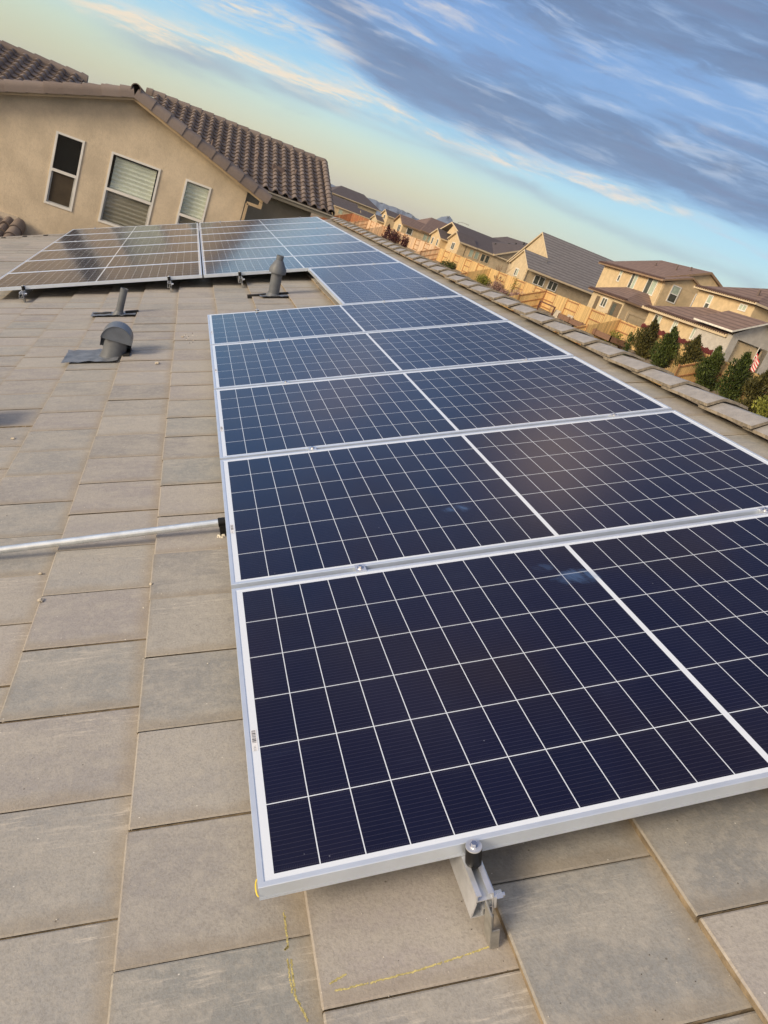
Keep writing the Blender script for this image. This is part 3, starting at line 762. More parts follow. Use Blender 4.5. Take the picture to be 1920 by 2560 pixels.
# hooded vents
def hood_vent(vx, vy, label, seed):
    t = empty('hooded_vent', world_at(vx, vy, -0.135), label, 'vent', 'hooded exhaust vents')
    a = MB(); ring(a, [(0.094, -0.05), (0.078, 0.03), (0.078, 0.165), (0.07, 0.165)]); a.build('pipe', VENTP, t, smooth=True)
    a = MB(); r = 0.102; y0, y1 = -0.09, 0.105; zc = 0.128; n = 20; th = 0.003
    arc = [(r*math.cos(math.pi*i/n), zc+r*math.sin(math.pi*i/n)) for i in range(n+1)]
    for i in range(n):
        a.face([(arc[i][0], y0, arc[i][1]), (arc[i+1][0], y0, arc[i+1][1]), (arc[i+1][0], y1, arc[i+1][1]), (arc[i][0], y1, arc[i][1])])
    for yy in (y0+0.003, y1-0.003): a.face([(p[0]*0.99, yy, p[1]) for p in arc])
    for sx in (1, -1):                                     # side skirts at the back half
        a.face([(sx*r, y0+0.035, zc), (sx*r, y1, zc), (sx*r, y1, zc-0.10), (sx*r*0.99, y0+0.11, zc-0.09), (sx*r, y0+0.06, zc-0.02)])
    a.face([(-r, y1, zc), (r, y1, zc), (r, y1, zc-0.10), (-r, y1, zc-0.10)])
    for i in range(n):                                     # rolled lip on the front edge
        p, q = arc[i], arc[i+1]; a.tube((p[0], y0, p[1]), (q[0], y0, q[1]), 0.0022, n=6)
    a.build('hood', simple('vent_hood_paint', (0.135, 0.155, 0.185), 0.42, 0.15, 0.1, 14), t, smooth=False)
    a = MB(); flashing(a, vx-0.315, vx+0.045, vy-0.185, vy+0.17, seed); to_plumb(a, vx, vy, -0.135).build('flashing', LEAD, t, smooth=True)
    a = MB(); a.box((vx+0.075, vy-0.10, -0.14), (vx+0.120, vy+0.12, -0.1125))
    to_plumb(a, vx, vy, -0.135).build('tile_gap_shade', GAP_SHADE, t)  # dark box as painted shade where tile meets pipe
    return t
hood_vent(-0.675, 4.60, 'grey half-drum hooded vent with a wide lead flashing, nearest of the roof vents', 11)
hood_vent(-1.335, 3.25, 'hooded vent cut by the left picture edge, only its dark side showing', 12)

# pebbles and grit on the tiles
pebs = [(-1.02, 3.0, .009, 'pale pebble on the tile below the shadow of the left vent'), (-0.60, 1.30, .010, 'pale pebble with a dark side lying below the conduit'), (-0.64, 1.52, .006, 'small brown pebble below the conduit at the left'),
        (-0.36, 4.28, .014, 'white chip of mortar on the tile right of the hooded vent'), (-0.26, 1.31, .006, 'small dark pebble on the course line below the conduit'), (-0.20, 4.98, .011, 'white pebble on the tile right of the hooded vent hood'), (-0.12, 4.86, .006, 'tiny grit chip beside the top left corner of the near panels')]
for i, (x, y, s_, lb) in enumerate(pebs):
    mb = MB(); rr = random.Random(i+3); n = 9; rows = [(-0.9, 0.55), (-0.3, 1.0), (0.35, 0.85), (0.85, 0.4)]
    jit = [[rr.uniform(0.75, 1.2) for _ in range(n)] for _ in rows]
    P = [[(math.cos(6.283*k/n)*rw*s_*jit[q][k]*1.25, math.sin(6.283*k/n)*rw*s_*jit[q][k], (h+1)*s_*0.55) for k in range(n)] for q, (h, rw) in enumerate(rows)]
    for q in range(3):
        for k in range(n): mb.face([P[q][k], P[q][(k+1) % n], P[q+1][(k+1) % n], P[q+1][k]])
    mb.face(P[3]); mb.face(list(reversed(P[0])))
    o = mb.build('pebble', PEB); o.matrix_world = RT(x, y, tile_z(x)-0.001, i*1.3); tag(o, lb, 'pebble')

# ------------------------------------------------------------------ ground, hills
def grid_mesh(xs, ys, zf, name, mats, kind):
    mb = MB(); Z = [[zf(x, y) for y in ys] for x in xs]
    for i in range(len(xs)-1):
        for j in range(len(ys)-1):
            mb.face([(xs[i], ys[j], Z[i][j]), (xs[i+1], ys[j], Z[i+1][j]), (xs[i+1], ys[j+1], Z[i+1][j+1]), (xs[i], ys[j+1], Z[i][j+1])])
    o = mb.build(name, mats, smooth=True); tag(o, kind=kind); return o
def sstep(a, b, x):
    t = min(1, max(0, (x-a)/(b-a))); return t*t*(3-2*t)
def ground_z(x, y):
    g = max(-4.0, min(0.0, -0.5*(34.9-x)))
    return g if y < 150 else g*(1-sstep(150, 260, y))
gm, gnt, gbs = newmat('dry_soil'); gc = geo_pos(gnt)
ga = noise(gnt, gc, 0.6, 6, 0.65); gb = noise(gnt, gc, 9, 5, 0.7)
setin(gnt, gbs.inputs['Base Color'], mix(gnt, gb.ss(0.35, 0.7), mix(gnt, ga.ss(0.35, 0.65), (0.20, 0.16, 0.115), (0.28, 0.23, 0.17)), (0.15, 0.125, 0.09)))
gbs.inputs['Roughness'].default_value = 0.95
gx = [-9000, -3000, -800, -200, -60, -30, -10, 0, 9, 12, 15, 18, 21, 24, 27, 30, 32, 33, 34, 34.9, 38, 60, 120, 300, 900, 3000, 9000]
gy = [-9000, -3000, -600, -100, -30, 0, 20, 40, 59, 61, 70, 80, 90, 100, 110, 120, 135, 150, 170, 190, 220, 400, 1000, 3000, 9500]
grid_mesh(gx, gy, ground_z, 'ground', gm, 'structure')
def hill_at(azd):
    prof = [(-40, .7), (0, .75), (5, 0.9), (8.9, 1.03), (9.45, 1.13), (10.45, 1.11), (12.9, 1.19), (13.6, 1.16), (14.4, 1.20), (14.9, 1.26), (15.6, 1.12), (16.6, 0.95), (17.1, 1.35), (17.45, 1.72), (17.8, 1.92), (18.05, 2.0), (18.4, 1.70), (18.9, 1.2), (20, 0.9), (26, 0.7), (60, 0.6)]
    for (a, ha), (b, hb) in zip(prof[:-1], prof[1:]):
        if a <= azd <= b: return ha+(hb-ha)*(azd-a)/(b-a)
    return 0.6
hb_ = MB(); R0 = 5200; rows = []
rr = random.Random(5)
azs = [-30+i*0.25 for i in range(361)]
ph = [rr.uniform(-1, 1) for _ in azs]
for k, (dr, hf) in enumerate([(-900, 0.0), (-500, 0.45), (-200, 0.8), (0, 1.0), (400, 0.7), (1200, 0.0)]):
    rows.append([((R0+dr+ph[i]*60*(k in (1, 2)))*math.sin(R_(a)), (R0+dr)*math.cos(R_(a)), hf*(2.2+R0*math.tan(R_(hill_at(a))))+(ph[i]*(6 if k == 3 else 16) if 0 < k < 5 else 0)) for i, a in enumerate(azs)])
for k in range(5):
    for i in range(len(azs)-1): hb_.face([rows[k][i], rows[k][i+1], rows[k+1][i+1], rows[k+1][i]])
hm = simple('hazy_hill_scrub', (0.11, 0.15, 0.22), 0.95, 0, 0.3, 0.004)  # scrub colour pushed to blue, carrying part of the distance haze
tag(hb_.build('hills', hm, smooth=True), kind='structure')

# ------------------------------------------------------------------ S-tile roofs (neighbour)
STILE = None
def mat_stile():
    m_, nt_, bs = newmat('clay_tone_roll_tile'); c = geo_pos(nt_); rn = rnd_attr(nt_)
    f = noise(nt_, c, 3, 5, 0.65); g = noise(nt_, c, 45, 4, 0.7)
    cc = ramp(nt_, rn, [(0.0, (0.145, 0.112, 0.095)), (0.5, (0.205, 0.165, 0.142)), (1.0, (0.265, 0.218, 0.190))])
    cc = mix(nt_, f.ss(0.4, 0.7)*0.35, cc, (0.28, 0.22, 0.175)); cc = mix(nt_, g.ss(0.5, 0.75)*0.3, cc, (0.10, 0.075, 0.06))
    setin(nt_, bs.inputs['Base Color'], cc); bs.inputs['Roughness'].default_value = 0.8; bump(nt_, bs, g, 0.005, 0.4)
    return m_
STILE = mat_stile()
def s_roof(mb, o, u, v, nu, nv, pu=0.32, pv=0.345, mask=None, seed=0):
    """o origin at eave, u unit along the eave, v unit up the slope"""
    o = Vector(o); u = Vector(u).normalized(); v = Vector(v).normalized(); n = u.cross(v)
    if n.z < 0: n = -n
    rd = random.Random(seed); prof = [(0.0, 0.0), (0.05, 0.032), (0.12, 0.064), (0.2, 0.083), (0.3, 0.092), (0.4, 0.083), (0.48, 0.064), (0.55, 0.032), (0.60, 0.004), (0.8, -0.008), (1.0, 0.0)]
    for j in range(nv):
        for i in range(nu):
            if mask and not mask(i, j): continue
            rn = rd.random()*0.7+0.15*math.sin(i*1.7); jt = rd.uniform(-0.004, 0.004); dv = rd.uniform(-0.008, 0.008)
            for (a, za), (b, zb) in zip(prof[:-1], prof[1:]):
                def P(t, z, e, dz): return o+u*((i+t)*pu)+v*(j*pv+e+dv)+n*(z+dz+jt)
                hi, lo = 0.048, 0.0
                mb.face([P(a, za, 0, hi), P(b, zb, 0, hi), P(b, zb, pv+0.03, lo), P(a, za, pv+0.03, lo)], 0, None, min(1, max(0, rn)))
                mb.face([P(a, za, 0, hi-0.036), P(b, zb, 0, hi-0.036), P(b, zb, 0, hi), P(a, za, 0, hi)], 0, None, 0.05)
def barrel_run(mb, p0, p1, r=0.13, seg=0.40, up=Vector((0, 0, 1)), seed=0, drop=0.10):
    """half-round trim tiles laid from p0 (low end) to p1 (high end), each lapping the one below"""
    p0 = Vector(p0); p1 = Vector(p1); a = (p1-p0); Lt = a.length; a.normalize(); s_ = a.cross(up).normalized(); n = s_.cross(a).normalized()
    rd = random.Random(seed); k = 0; d = 0.0
    while d < Lt-0.05:
        e = min(d+seg+0.05, Lt); rn = 0.25+rd.random()*0.6; ra, rb = r*1.06, r*0.92
        q0 = p0+a*d+n*0.014; q1 = p0+a*e; m_ = 10; th = 0.018
        def arc(c, rr): return [c+s_*rr*math.cos(math.pi*i/m_)+n*rr*math.sin(math.pi*i/m_) for i in range(m_+1)]
        A, B, A2 = arc(q0, ra), arc(q1, rb), arc(q0, ra-th)
        A = [A[0]-n*drop]+A+[A[-1]-n*drop]; B = [B[0]-n*drop]+B+[B[-1]-n*drop]; A2 = [A2[0]-n*drop]+A2+[A2[-1]-n*drop]
        for i in range(len(A)-1):
            mb.face([A[i], A[i+1], B[i+1], B[i]], 0, None, rn); mb.face([A2[i], A2[i+1], A[i+1], A[i]], 0, None, 0.1)
        mb.face(list(reversed(B)), 0, None, rn)
        d += seg; k += 1
FASC = simple('fascia_paint', (0.50, 0.375, 0.225), 0.6, 0, 0.1, 3)
TRIMW = simple('window_vinyl', (0.78, 0.76, 0.70), 0.45, 0, 0.05, 3)
GLASS = mat_glass(); DARKROOM = simple('dark_interior', (0.012, 0.014, 0.010), 0.9)
GUTT = simple('gutter_paint', (0.33, 0.29, 0.22), 0.45, 0, 0.1, 3)
STUC_N = mat_stucco('stucco_warm_beige', (0.65, 0.545, 0.395), 30)

NL = (0.0, 22.0, -4.0)
nb = empty('neighbour_house', NL, 'beige stucco neighbour house with wavy brown roof tiles and three windows in its gable', 'house')
def nbp(mb, name, mats, **k):
    o = mb.build(name, mats, nb, **k); o.matrix_parent_inverse = Matrix.Translation(NL).inverted(); return o
YW = 18.3; TP = 0.337                                      # wall plane, roof pitch
AX, AZ = -1.31, 2.78
wins = [(-2.63, -2.07, 0.155, 1.60, 0.86), (-1.535, -0.52, 0.145, 1.60, 0.855), (0.012, 0.575, 0.17, 1.60, 0.855)]
# gable wall with real openings: built as strips
w = MB(); xl, xr = -9.0, 1.33
def ztop(x): return AZ-abs(x-AX)*TP-0.05
cuts = sorted(set([xl, xr, AX]+[a for q in wins for a in q[:2]]))
for a, b in zip(cuts[:-1], cuts[1:]):
    h = [q for q in wins if q[0]-1e-6 <= a and b <= q[1]+1e-6]
    if h:
        q = h[0]; w.face([(a, YW, -4), (b, YW, -4), (b, YW, q[2]), (a, YW, q[2])]); w.face([(a, YW, q[3]), (b, YW, q[3]), (b, YW, ztop(b)), (a, YW, ztop(a))])
        dpt = 0.10
        if abs(a-q[0]) < 1e-6: w.face([(a, YW, q[2]), (a, YW+dpt, q[2]), (a, YW+dpt, q[3]), (a, YW, q[3])]);
        if abs(b-q[1]) < 1e-6: w.face([(b, YW+dpt, q[2]), (b, YW, q[2]), (b, YW, q[3]), (b, YW+dpt, q[3])])
        w.face([(a, YW, q[2]), (b, YW, q[2]), (b, YW+dpt, q[2]), (a, YW+dpt, q[2])]); w.face([(a, YW+dpt, q[3]), (b, YW+dpt, q[3]), (b, YW, q[3]), (a, YW, q[3])])
    else: w.face([(a, YW, -4), (b, YW, -4), (b, YW, ztop(b)), (a, YW, ztop(a))])
w.face([(xr, YW, -4), (xr, 26.6, -4), (xr, 26.6, ztop(xr)), (xr, YW, ztop(xr))])
nbp(w, 'wall', STUC_N)
w = MB(); w.box((-12, 26.45, -4), (4.05, 34.6, 1.78)); w.box((-12, 23.6, -4), (-4.9, 26.40, 1.78)); nbp(w, 'rear_wall', mat_stucco('stucco_beige_shaded', (0.36, 0.30, 0.215), 30))  # same stucco darkened: the gable wing's shadow is put into its colour
for qi, (a, b, z0, z1, zm) in enumerate(wins):
    fr = MB(); t = 0.042; y0, y1 = YW-0.018, YW+0.05
    fr.box((a, y0, z0), (a+t, y1, z1)); fr.box((b-t, y0, z0), (b, y1, z1)); fr.box((a+t, y0, z1-t), (b-t, y1, z1)); fr.box((a+t, y0, z0), (b-t, y1, z0+t)); fr.box((a+t, y0-0.002, zm-0.03), (b-t, y1, zm+0.025))
    W_ = nbp(fr, 'window', TRIMW)
    s_ = MB(); c_ = simple('sash_grey', (0.42, 0.42, 0.40), 0.5)
    s_.box((a+t, YW+0.012, z0+t), (a+t+0.03, YW+0.045, zm-0.03)); s_.box((b-t-0.03, YW+0.012, z0+t), (b-t, YW+0.045, zm-0.03)); s_.box((a+t+0.03, YW+0.012, z0+t), (b-t-0.03, YW+0.045, z0+t+0.025))
    def sub(mb, name, mat):
        o = mb.build(name, mat, W_); o.matrix_parent_inverse = Matrix.Identity(4); return o
    sub(s_, 'lower_sash', c_)
    g = MB(); g.face([(a+t, YW+0.03, zm), (b-t, YW+0.03, zm), (b-t, YW+0.03, z1-t), (a+t, YW+0.03, z1-t)]); sub(g, 'pane', GLASS)
    g = MB(); g.face([(a+t+.03, YW+0.022, z0+t), (b-t-.03, YW+0.022, z0+t), (b-t-.03, YW+0.022, zm-.03), (a+t+.03, YW+0.022, zm-.03)])
    sc = simple('insect_screen_dark', (0.060, 0.045, 0.028), 0.9) if qi == 0 else None
    if qi == 0: sub(g, 'insect_screen', sc)
    else: sub(g, 'pane', GLASS)
    g = MB(); g.box((a-0.05, YW+0.16, z0-0.05), (b+0.05, YW+1.0, z1+0.05)); g.f = g.f[1:]; g.mi = g.mi[1:]; g.uv = g.uv[1:]; g.rn = g.rn[1:]
    g2 = MB(); g2.face([(a, YW+0.30, z0), (b, YW+0.30, z0), (b, YW+0.30, z1), (a, YW+0.30, z1)]); sub(g2, 'dark_room', DARKROOM)
    if qi > 0:
        for part, (za, zb), colr, m_in in (('blind', (zm, z1-t-(0.03 if qi == 1 else 0.0)), (0.88, 0.92, 0.80), 0.05 if qi == 1 else 0.0), ('blind', (z0+t, zm-0.03), (0.46, 0.43, 0.35), 0.012)):
            bl = MB(); z = za; p = 0.088
            while z < zb-0.01:
                ze = min(z+p, zb)
                x0, x1 = a+t+m_in, b-t-m_in*0.6
                zm_ = z+(ze-z)*0.62
                bl.face([(x0, YW+0.100, z), (x1, YW+0.100, z), (x1, YW+0.066, zm_), (x0, YW+0.066, zm_)], 0)
                bl.face([(x0, YW+0.066, zm_), (x1, YW+0.066, zm_), (x1, YW+0.100, ze), (x0, YW+0.100, ze)], 1)
                z = ze
            sub(bl, part, [simple('blind_pale' if colr[0] > .5 else 'blind_screened', colr, 0.6, 0, 0.06, 4), simple('blind_pale_shaded' if colr[0] > .5 else 'blind_screened_shaded', tuple(v*0.78 for v in colr), 0.6, 0, 0.06, 4)])  # second face of each slat darkened: shade between slats put into colour
# gable fascias
f = MB()
def fascia(mb, pa, pb, y0, y1, h=0.15):
    mb.slab([(pa[0], y0, pa[1]), (pb[0], y0, pb[1]), (pb[0], y1, pb[1]), (pa[0], y1, pa[1])], h, 0, 0)
fascia(f, (-9.5, AZ+0.02-(9.5+AX)*TP), (AX, AZ+0.02), YW-0.26, YW-0.22, 0.12); fascia(f, (AX, AZ+0.02), (1.68, AZ+0.02-(1.68-AX)*TP), YW-0.26, YW-0.22, 0.12)
nbp(f, 'fascia', FASC)
f = MB()
f.slab([(-9.5, YW-0.22, AZ+0.02-(9.5+AX)*TP), (AX, YW-0.22, AZ+0.02), (AX, 27.0, AZ+0.02), (-9.5, 27.0, AZ+0.02-(9.5+AX)*TP)], 0.05, 0, 0)
f.slab([(AX, YW-0.22, AZ+0.02), (1.68, YW-0.22, AZ+0.02-(1.68-AX)*TP), (1.68, 27.4, AZ+0.02-(1.68-AX)*TP), (AX, 27.4, AZ+0.02)], 0.05, 0, 0)
nbp(f, 'soffit', simple('soffit_paint', (0.30, 0.25, 0.17), 0.8))
# gable roof tiles (both slopes), seen only along the rakes
cs = math.cos(math.atan(TP)); sn = math.sin(math.atan(TP))
rt = MB()
s_roof(rt, (1.70, YW-0.10, AZ+0.06-(1.70-AX)*TP), (0, 1, 0), (-cs, 0, sn), 27, 9, seed=2)
s_roof(rt, (-8.4, YW-0.10, AZ+0.06-(8.4+AX)*TP), (0, 1, 0), (cs, 0, sn), 27, 21, seed=3)
nbp(rt, 'gable_roof', STILE, smooth=False)
rt = MB(); yr = YW-0.20
barrel_run(rt, (1.80, yr, AZ+0.04-(1.80-AX)*TP), (AX+0.02, yr, AZ+0.04), 0.115, 0.36, seed=4)
nbp(rt, 'rake_tiles', STILE, smooth=True, weld=True)
rt = MB(); barrel_run(rt, (-8.4, yr, AZ+0.04-(8.4+AX)*TP), (AX-0.02, yr, AZ+0.04), 0.115, 0.36, seed=5, up=Vector((0, 0, 1)))
nbp(rt, 'rake_tiles', STILE, smooth=True, weld=True)
rt = MB(); barrel_run(rt, (AX, YW-0.30, AZ+0.10), (AX, 26.0, AZ+0.10), 0.095, 0.36, seed=6); nbp(rt, 'ridge_tiles', STILE, smooth=True, weld=True)
# main roof facing us
EY, EZ = 26.0, 1.86
rt = MB()
s_roof(rt, (-1.6, EY, EZ), (1, 0, 0), (0, cs, sn), 19, 14, 0.325, seed=8, mask=lambda i, j: (-1.6+i*0.325) > AX-1.4+0.0)
nbp(rt, 'main_roof', STILE)
yR, zR = EY+14*0.345*cs, EZ+14*0.345*sn
rt = MB(); barrel_run(rt, (4.62, yR+0.02, zR+0.02), (-1.9, yR+0.02, zR+0.03), 0.125, 0.42, seed=9); nbp(rt, 'ridge_tiles', STILE, smooth=True, weld=True)
rt = MB(); barrel_run(rt, (4.60, EY-0.02, EZ+0.03), (4.60, yR, zR+0.05), 0.115, 0.36, seed=10); nbp(rt, 'rake_tiles', STILE, smooth=True, weld=True)
rt = MB(); rt.slab([(-1.6, EY, EZ-0.02), (4.66, EY, EZ-0.02), (4.66, yR, zR-0.02), (-1.6, yR, zR-0.02)], 0.14, 0, 0)
rt.slab([(-1.6, yR+4.6, EZ-0.02), (4.66, yR+4.6, EZ-0.02), (4.66, yR+0.01, zR-0.02), (-1.6, yR+0.01, zR-0.02)], 0.14, 0, 0); nbp(rt, 'roof_slab', simple('roof_slab_brown', (0.13, 0.10, 0.08), 0.9))
rt = MB(); rt.prism([(0, 0), (-0.02, 0.02), (-0.11, 0.02), (-0.12, 0.11), (-0.105, 0.11), (-0.10, 0.035), (0, 0.035)], 0, 3.0, 0, 'x')
g = MB()
pr_ = [(EY+0.02, EZ-0.16), (EY+0.02, EZ-0.02), (EY-0.10, EZ-0.01), (EY-0.11, EZ-0.05), (EY-0.07, EZ-0.09), (EY-0.05, EZ-0.16)]
g.prism(pr_, 1.72, 4.70, 0, 'x'); nbp(g, 'gutter', GUTT)
g = MB(); g.box((1.62, YW-0.2, 1.60), (1.69, YW-0.13, 1.76)); g.box((1.36, YW-0.20, 1.54), (1.69, YW-0.13, 1.60)); g.box((1.345, YW-0.20, -4), (1.40, YW-0.13, 1.56)); nbp(g, 'downspout', FASC)
# left part of the house: its own ridge behind the gable
rt = MB(); s_roof(rt, (-12.2, 23.2, 1.93), (1, 0, 0), (0, cs, sn), 27, 9, 0.33, seed=12); nbp(rt, 'left_roof', STILE)
yL, zL = 23.2+9*0.345*cs, 1.93+9*0.345*sn
rt = MB(); barrel_run(rt, (-12.2, yL, zL+0.02), (-3.2, yL, zL+0.02), 0.125, 0.42, seed=13); nbp(rt, 'ridge_tiles', STILE, smooth=True, weld=True)
rt = MB(); rt.slab([(-12.2, 23.2, 1.90), (-3.3, 23.2, 1.90), (-3.3, yL, zL-0.03), (-12.2, yL, zL-0.03)], 0.12, 0, 0); nbp(rt, 'roof_slab', MATS['roof_slab_brown'])
# bathroom-type vents on the main roof
for k, (x, y, z, hh) in enumerate([(2.06, 28.05, 2.55, 0.30), (2.80, 28.0, 2.52, 0.14), (3.40, 28.0, 2.50, 0.30), (0.55, 27.6, 2.45, 0.25)]):
    v_ = MB()
    if hh > 0.2: v_.tube((x, y, z-0.1), (x, y, z+hh), 0.045, n=12); v_.tube((x, y, z-0.05), (x, y, z+0.10), 0.12, 0.05, n=12)
    else: v_.box((x-0.2, y-0.15, z-0.06), (x+0.2, y+0.2, z+0.16))
    nbp(v_, 'roof_vent', simple('vent_brown_paint', (0.14, 0.10, 0.085), 0.6))
# lean-to roof low at the left
rt = MB(); s_roof(rt, (-7.6, 16.9, -0.86), (1, 0, 0), (0, 0.95, 0.30), 14, 4, 0.33, 0.36, seed=14); nbp(rt, 'lean_to_roof', STILE)
rt = MB(); barrel_run(rt, (-3.00, 16.75, -0.88), (-3.00, 18.25, -0.42), 0.13, 0.38, seed=15); nbp(rt, 'rake_tiles', STILE, smooth=True, weld=True)
rt = MB(); rt.box((-7.6, YW-0.05, -0.52), (-3.05, YW-0.005, -0.30)); nbp(rt, 'wall_flashing', simple('flashing_cream', (0.55, 0.47, 0.36), 0.7))
rt = MB(); rt.box((-7.6, 17.0, -4), (-2.95, YW-0.01, -0.95)); nbp(rt, 'lean_to_wall', STUC_N)

# ------------------------------------------------------------------ background houses
def make_house(name, loc, label, cat='house', group=None):
    r = empty(name, loc, label, cat, group); inv = Matrix.Translation(loc).inverted()
    def part(mb, pname, mats, parent=None, **k):
        o = mb.build(pname, mats, parent or r, **k)
        o.matrix_parent_inverse = inv if parent is None else Matrix.Identity(4); return o
    return r, part
def window(part, plane, c, a, b, z0, z1, slider=True, blind=None, trim=None, arch=False):
    """plane 'x': wall faces -x at x=c, a..b in y;  plane 'y': wall faces -y at y=c, a..b in x"""
    def P(t, d, z): return (c+d, t, z) if plane == 'x' else (t, c+d, z)
    def bx(mb, t0, t1, d0, d1, za, zb):
        p, q = P(t0, d0, za), P(t1, d1, zb); mb.box(tuple(min(u, v) for u, v in zip(p, q)), tuple(max(u, v) for u, v in zip(p, q)))
    t = 0.09; fr = MB(); d0, d1 = -0.05, 0.02
    bx(fr, a-t, a, d0, d1, z0-t, z1+t); bx(fr, b, b+t, d0, d1, z0-t, z1+t); bx(fr, a, b, d0, d1, z1, z1+t); bx(fr, a, b, d0, d1, z0-t, z0)
    if slider == 'h': bx(fr, a, b, d0-0.004, d1, (z0+z1)/2-0.04, (z0+z1)/2+0.04)
    elif slider: bx(fr, (a+b)/2-0.04, (a+b)/2+0.04, d0-0.004, d1, z0, z1)
    W_ = part(fr, 'window', trim or TRIMW)
    def pane(s0, s1, za, zb, mat):
        g = MB(); q = [P(s0, -0.022, za), P(s1, -0.022, za), P(s1, -0.022, zb), P(s0, -0.022, zb)]
        g.face(q); part(g, 'pane', mat, W_)
    m1 = blind or 'mixed'
    lt = simple('pane_with_pale_blind', (0.42, 0.50, 0.40), 0.12, 0, 0.12, 2); dk = simple('pane_dark_screen', (0.075, 0.08, 0.06), 0.35, 0, 0.25, 2)
    if slider == 'h': pane(a, b, (z0+z1)/2+.04, z1, lt if m1 != 'dark' else dk); pane(a, b, z0, (z0+z1)/2-.04, dk)
    elif slider: pane(a, (a+b)/2-.04, z0, z1, lt if (m1 == 'mixed' or m1 == 'pale') else dk); pane((a+b)/2+.04, b, z0, z1, dk if m1 != 'pale' else lt)
    else: pane(a, b, z0, z1, {'pale': lt}.get(m1, dk))
def walls(part, x0, x1, y0, y1, zt, mat, z0=0.0, name='wall', gable=None, gz=0):
    mb = MB(); mb.box((x0, y0, z0), (x1, y1, zt))
    if gable == 'x': # ridge along x
        for x in (x0, x1): mb.face([(x, y0, zt), (x, y1, zt), (x, (y0+y1)/2, gz)])
    if gable == 'y':
        for y in (y0, y1): mb.face([(x0, y, zt), (x1, y, zt), ((x0+x1)/2, y, gz)])
    return part(mb, name, mat)
def roof_gx(part, x0, x1, y0, yr, y1, z0, zr, z1, mats, oh=0.35, name='roof', th=0.16):
    """ridge along x at (yr, zr); eaves at y0 (z0) and y1 (z1)"""
    mb = MB()
    mb.slab([(x0-oh, y0, z0), (x1+oh, y0, z0), (x1+oh, yr, zr), (x0-oh, yr, zr)], th); mb.slab([(x0-oh, yr, zr), (x1+oh, yr, zr), (x1+oh, y1, z1), (x0-oh, y1, z1)], th)
    return part(mb, name, mats)
def roof_gy(part, y0, y1, x0, xr, x1, z0, zr, z1, mats, oh=0.35, name='roof', th=0.16):
    mb = MB()
    mb.slab([(x0, y0-oh, z0), (xr, y0-oh, zr), (xr, y1+oh, zr), (x0, y1+oh, z0)], th); mb.slab([(xr, y0-oh, zr), (x1, y0-oh, z1), (x1, y1+oh, z1), (xr, y1+oh, zr)], th)
    return part(mb, name, mats)
def roof_hip(part, x0, x1, y0, y1, ze, zr, mats, ins=None, axis='x', name='roof', th=0.16, near_gable=False):
    mb = MB(); xm, ym = (x0+x1)/2, (y0+y1)/2
    if axis == 'x':
        i_ = ins if ins is not None else (y1-y0)/2; a, b = (x0+i_, ym, zr), (x1-i_, ym, zr)
        polys = [[(x0, y0, ze), (x1, y0, ze), b, a], [(x1, y1, ze), (x0, y1, ze), a, b], [(x0, y1, ze), (x0, y0, ze), a], [(x1, y0, ze), (x1, y1, ze), b]]
    else:
        i_ = ins if ins is not None else (x1-x0)/2; a, b = (xm, y0+(0 if near_gable else i_), zr), (xm, y1-i_, zr)
        polys = [[(x0, y1, ze), (x0, y0, ze), a, b], [(x1, y0, ze), (x1, y1, ze), b, a], [(x1, y1, ze), (x0, y1, ze), b]]
        if not near_gable: polys.append([(x0, y0, ze), (x1, y0, ze), a])
    for p in polys: mb.slab(p, th)
    return part(mb, name, mats)
ROOF_G = mat_far_roof('slate_grey_flat_tile', (0.215, 0.20, 0.195), 0.30, 0.85)
ROOF_D = mat_far_roof('dark_brown_shingle', (0.105, 0.088, 0.088), 0.14, 0.4)
ROOF_B = mat_far_roof('brown_roll_tile', (0.215, 0.148, 0.122), 0.18, 0.6)
ROOF_R = mat_far_roof('reddish_roll_tile', (0.215, 0.148, 0.122), 0.25, 0.8)
FC = simple('fascia_cream', (0.62, 0.51, 0.34), 0.6, 0, 0.06, 2)
FB = simple('fascia_brown', (0.30, 0.20, 0.12), 0.7, 0, 0.1, 2)
S1 = mat_stucco('stucco_golden', (0.64, 0.50, 0.30)); S2 = mat_stucco('stucco_olive_tan', (0.46, 0.38, 0.26)); S3 = mat_stucco('stucco_cream', (0.60, 0.49, 0.32)); S4 = mat_stucco('stucco_pale_grey', (0.52, 0.49, 0.43))
# H2: golden two-storey house
r, part = make_house('two_storey_house', (46, 68, 0), 'golden two-storey house with brown hip roof behind the raised garden bed')
walls(part, 42, 51.4, 64.0, 74.3, 6.1, S1); walls(part, 42.02, 47.4, 62.9, 64.0, 6.1, S1, name='front_wing')
mb = MB(); mb.face([(42.02, 62.88, 6.1), (47.4, 62.88, 6.1), (44.5, 62.88, 7.2)]); part(mb, 'gable_wall', S1)
mb = MB()
for p in ([(41.5, 74.9, 6.24), (41.5, 63.7, 6.24), (46.7, 63.7, 8.45), (46.7, 72.3, 8.45)], [(51.9, 63.7, 6.24), (51.9, 74.9, 6.24), (46.7, 72.3, 8.45), (46.7, 63.7, 8.45)], [(51.9, 74.9, 6.24), (41.5, 74.9, 6.24), (46.7, 72.3, 8.45)]): mb.slab(p, 0.2)
part(mb, 'roof', [ROOF_B, FB])
roof_gy(part, 62.9, 67.5, 41.45, 44.4, 47.3, 6.22, 7.34, 6.22, [ROOF_B, FB], 0.3, 'front_roof')
mb = MB(); mb.face([(42.0, 63.98, 6.1), (51.4, 63.98, 6.1), (46.7, 63.98, 8.25)]); part(mb, 'gable_wall', S1)
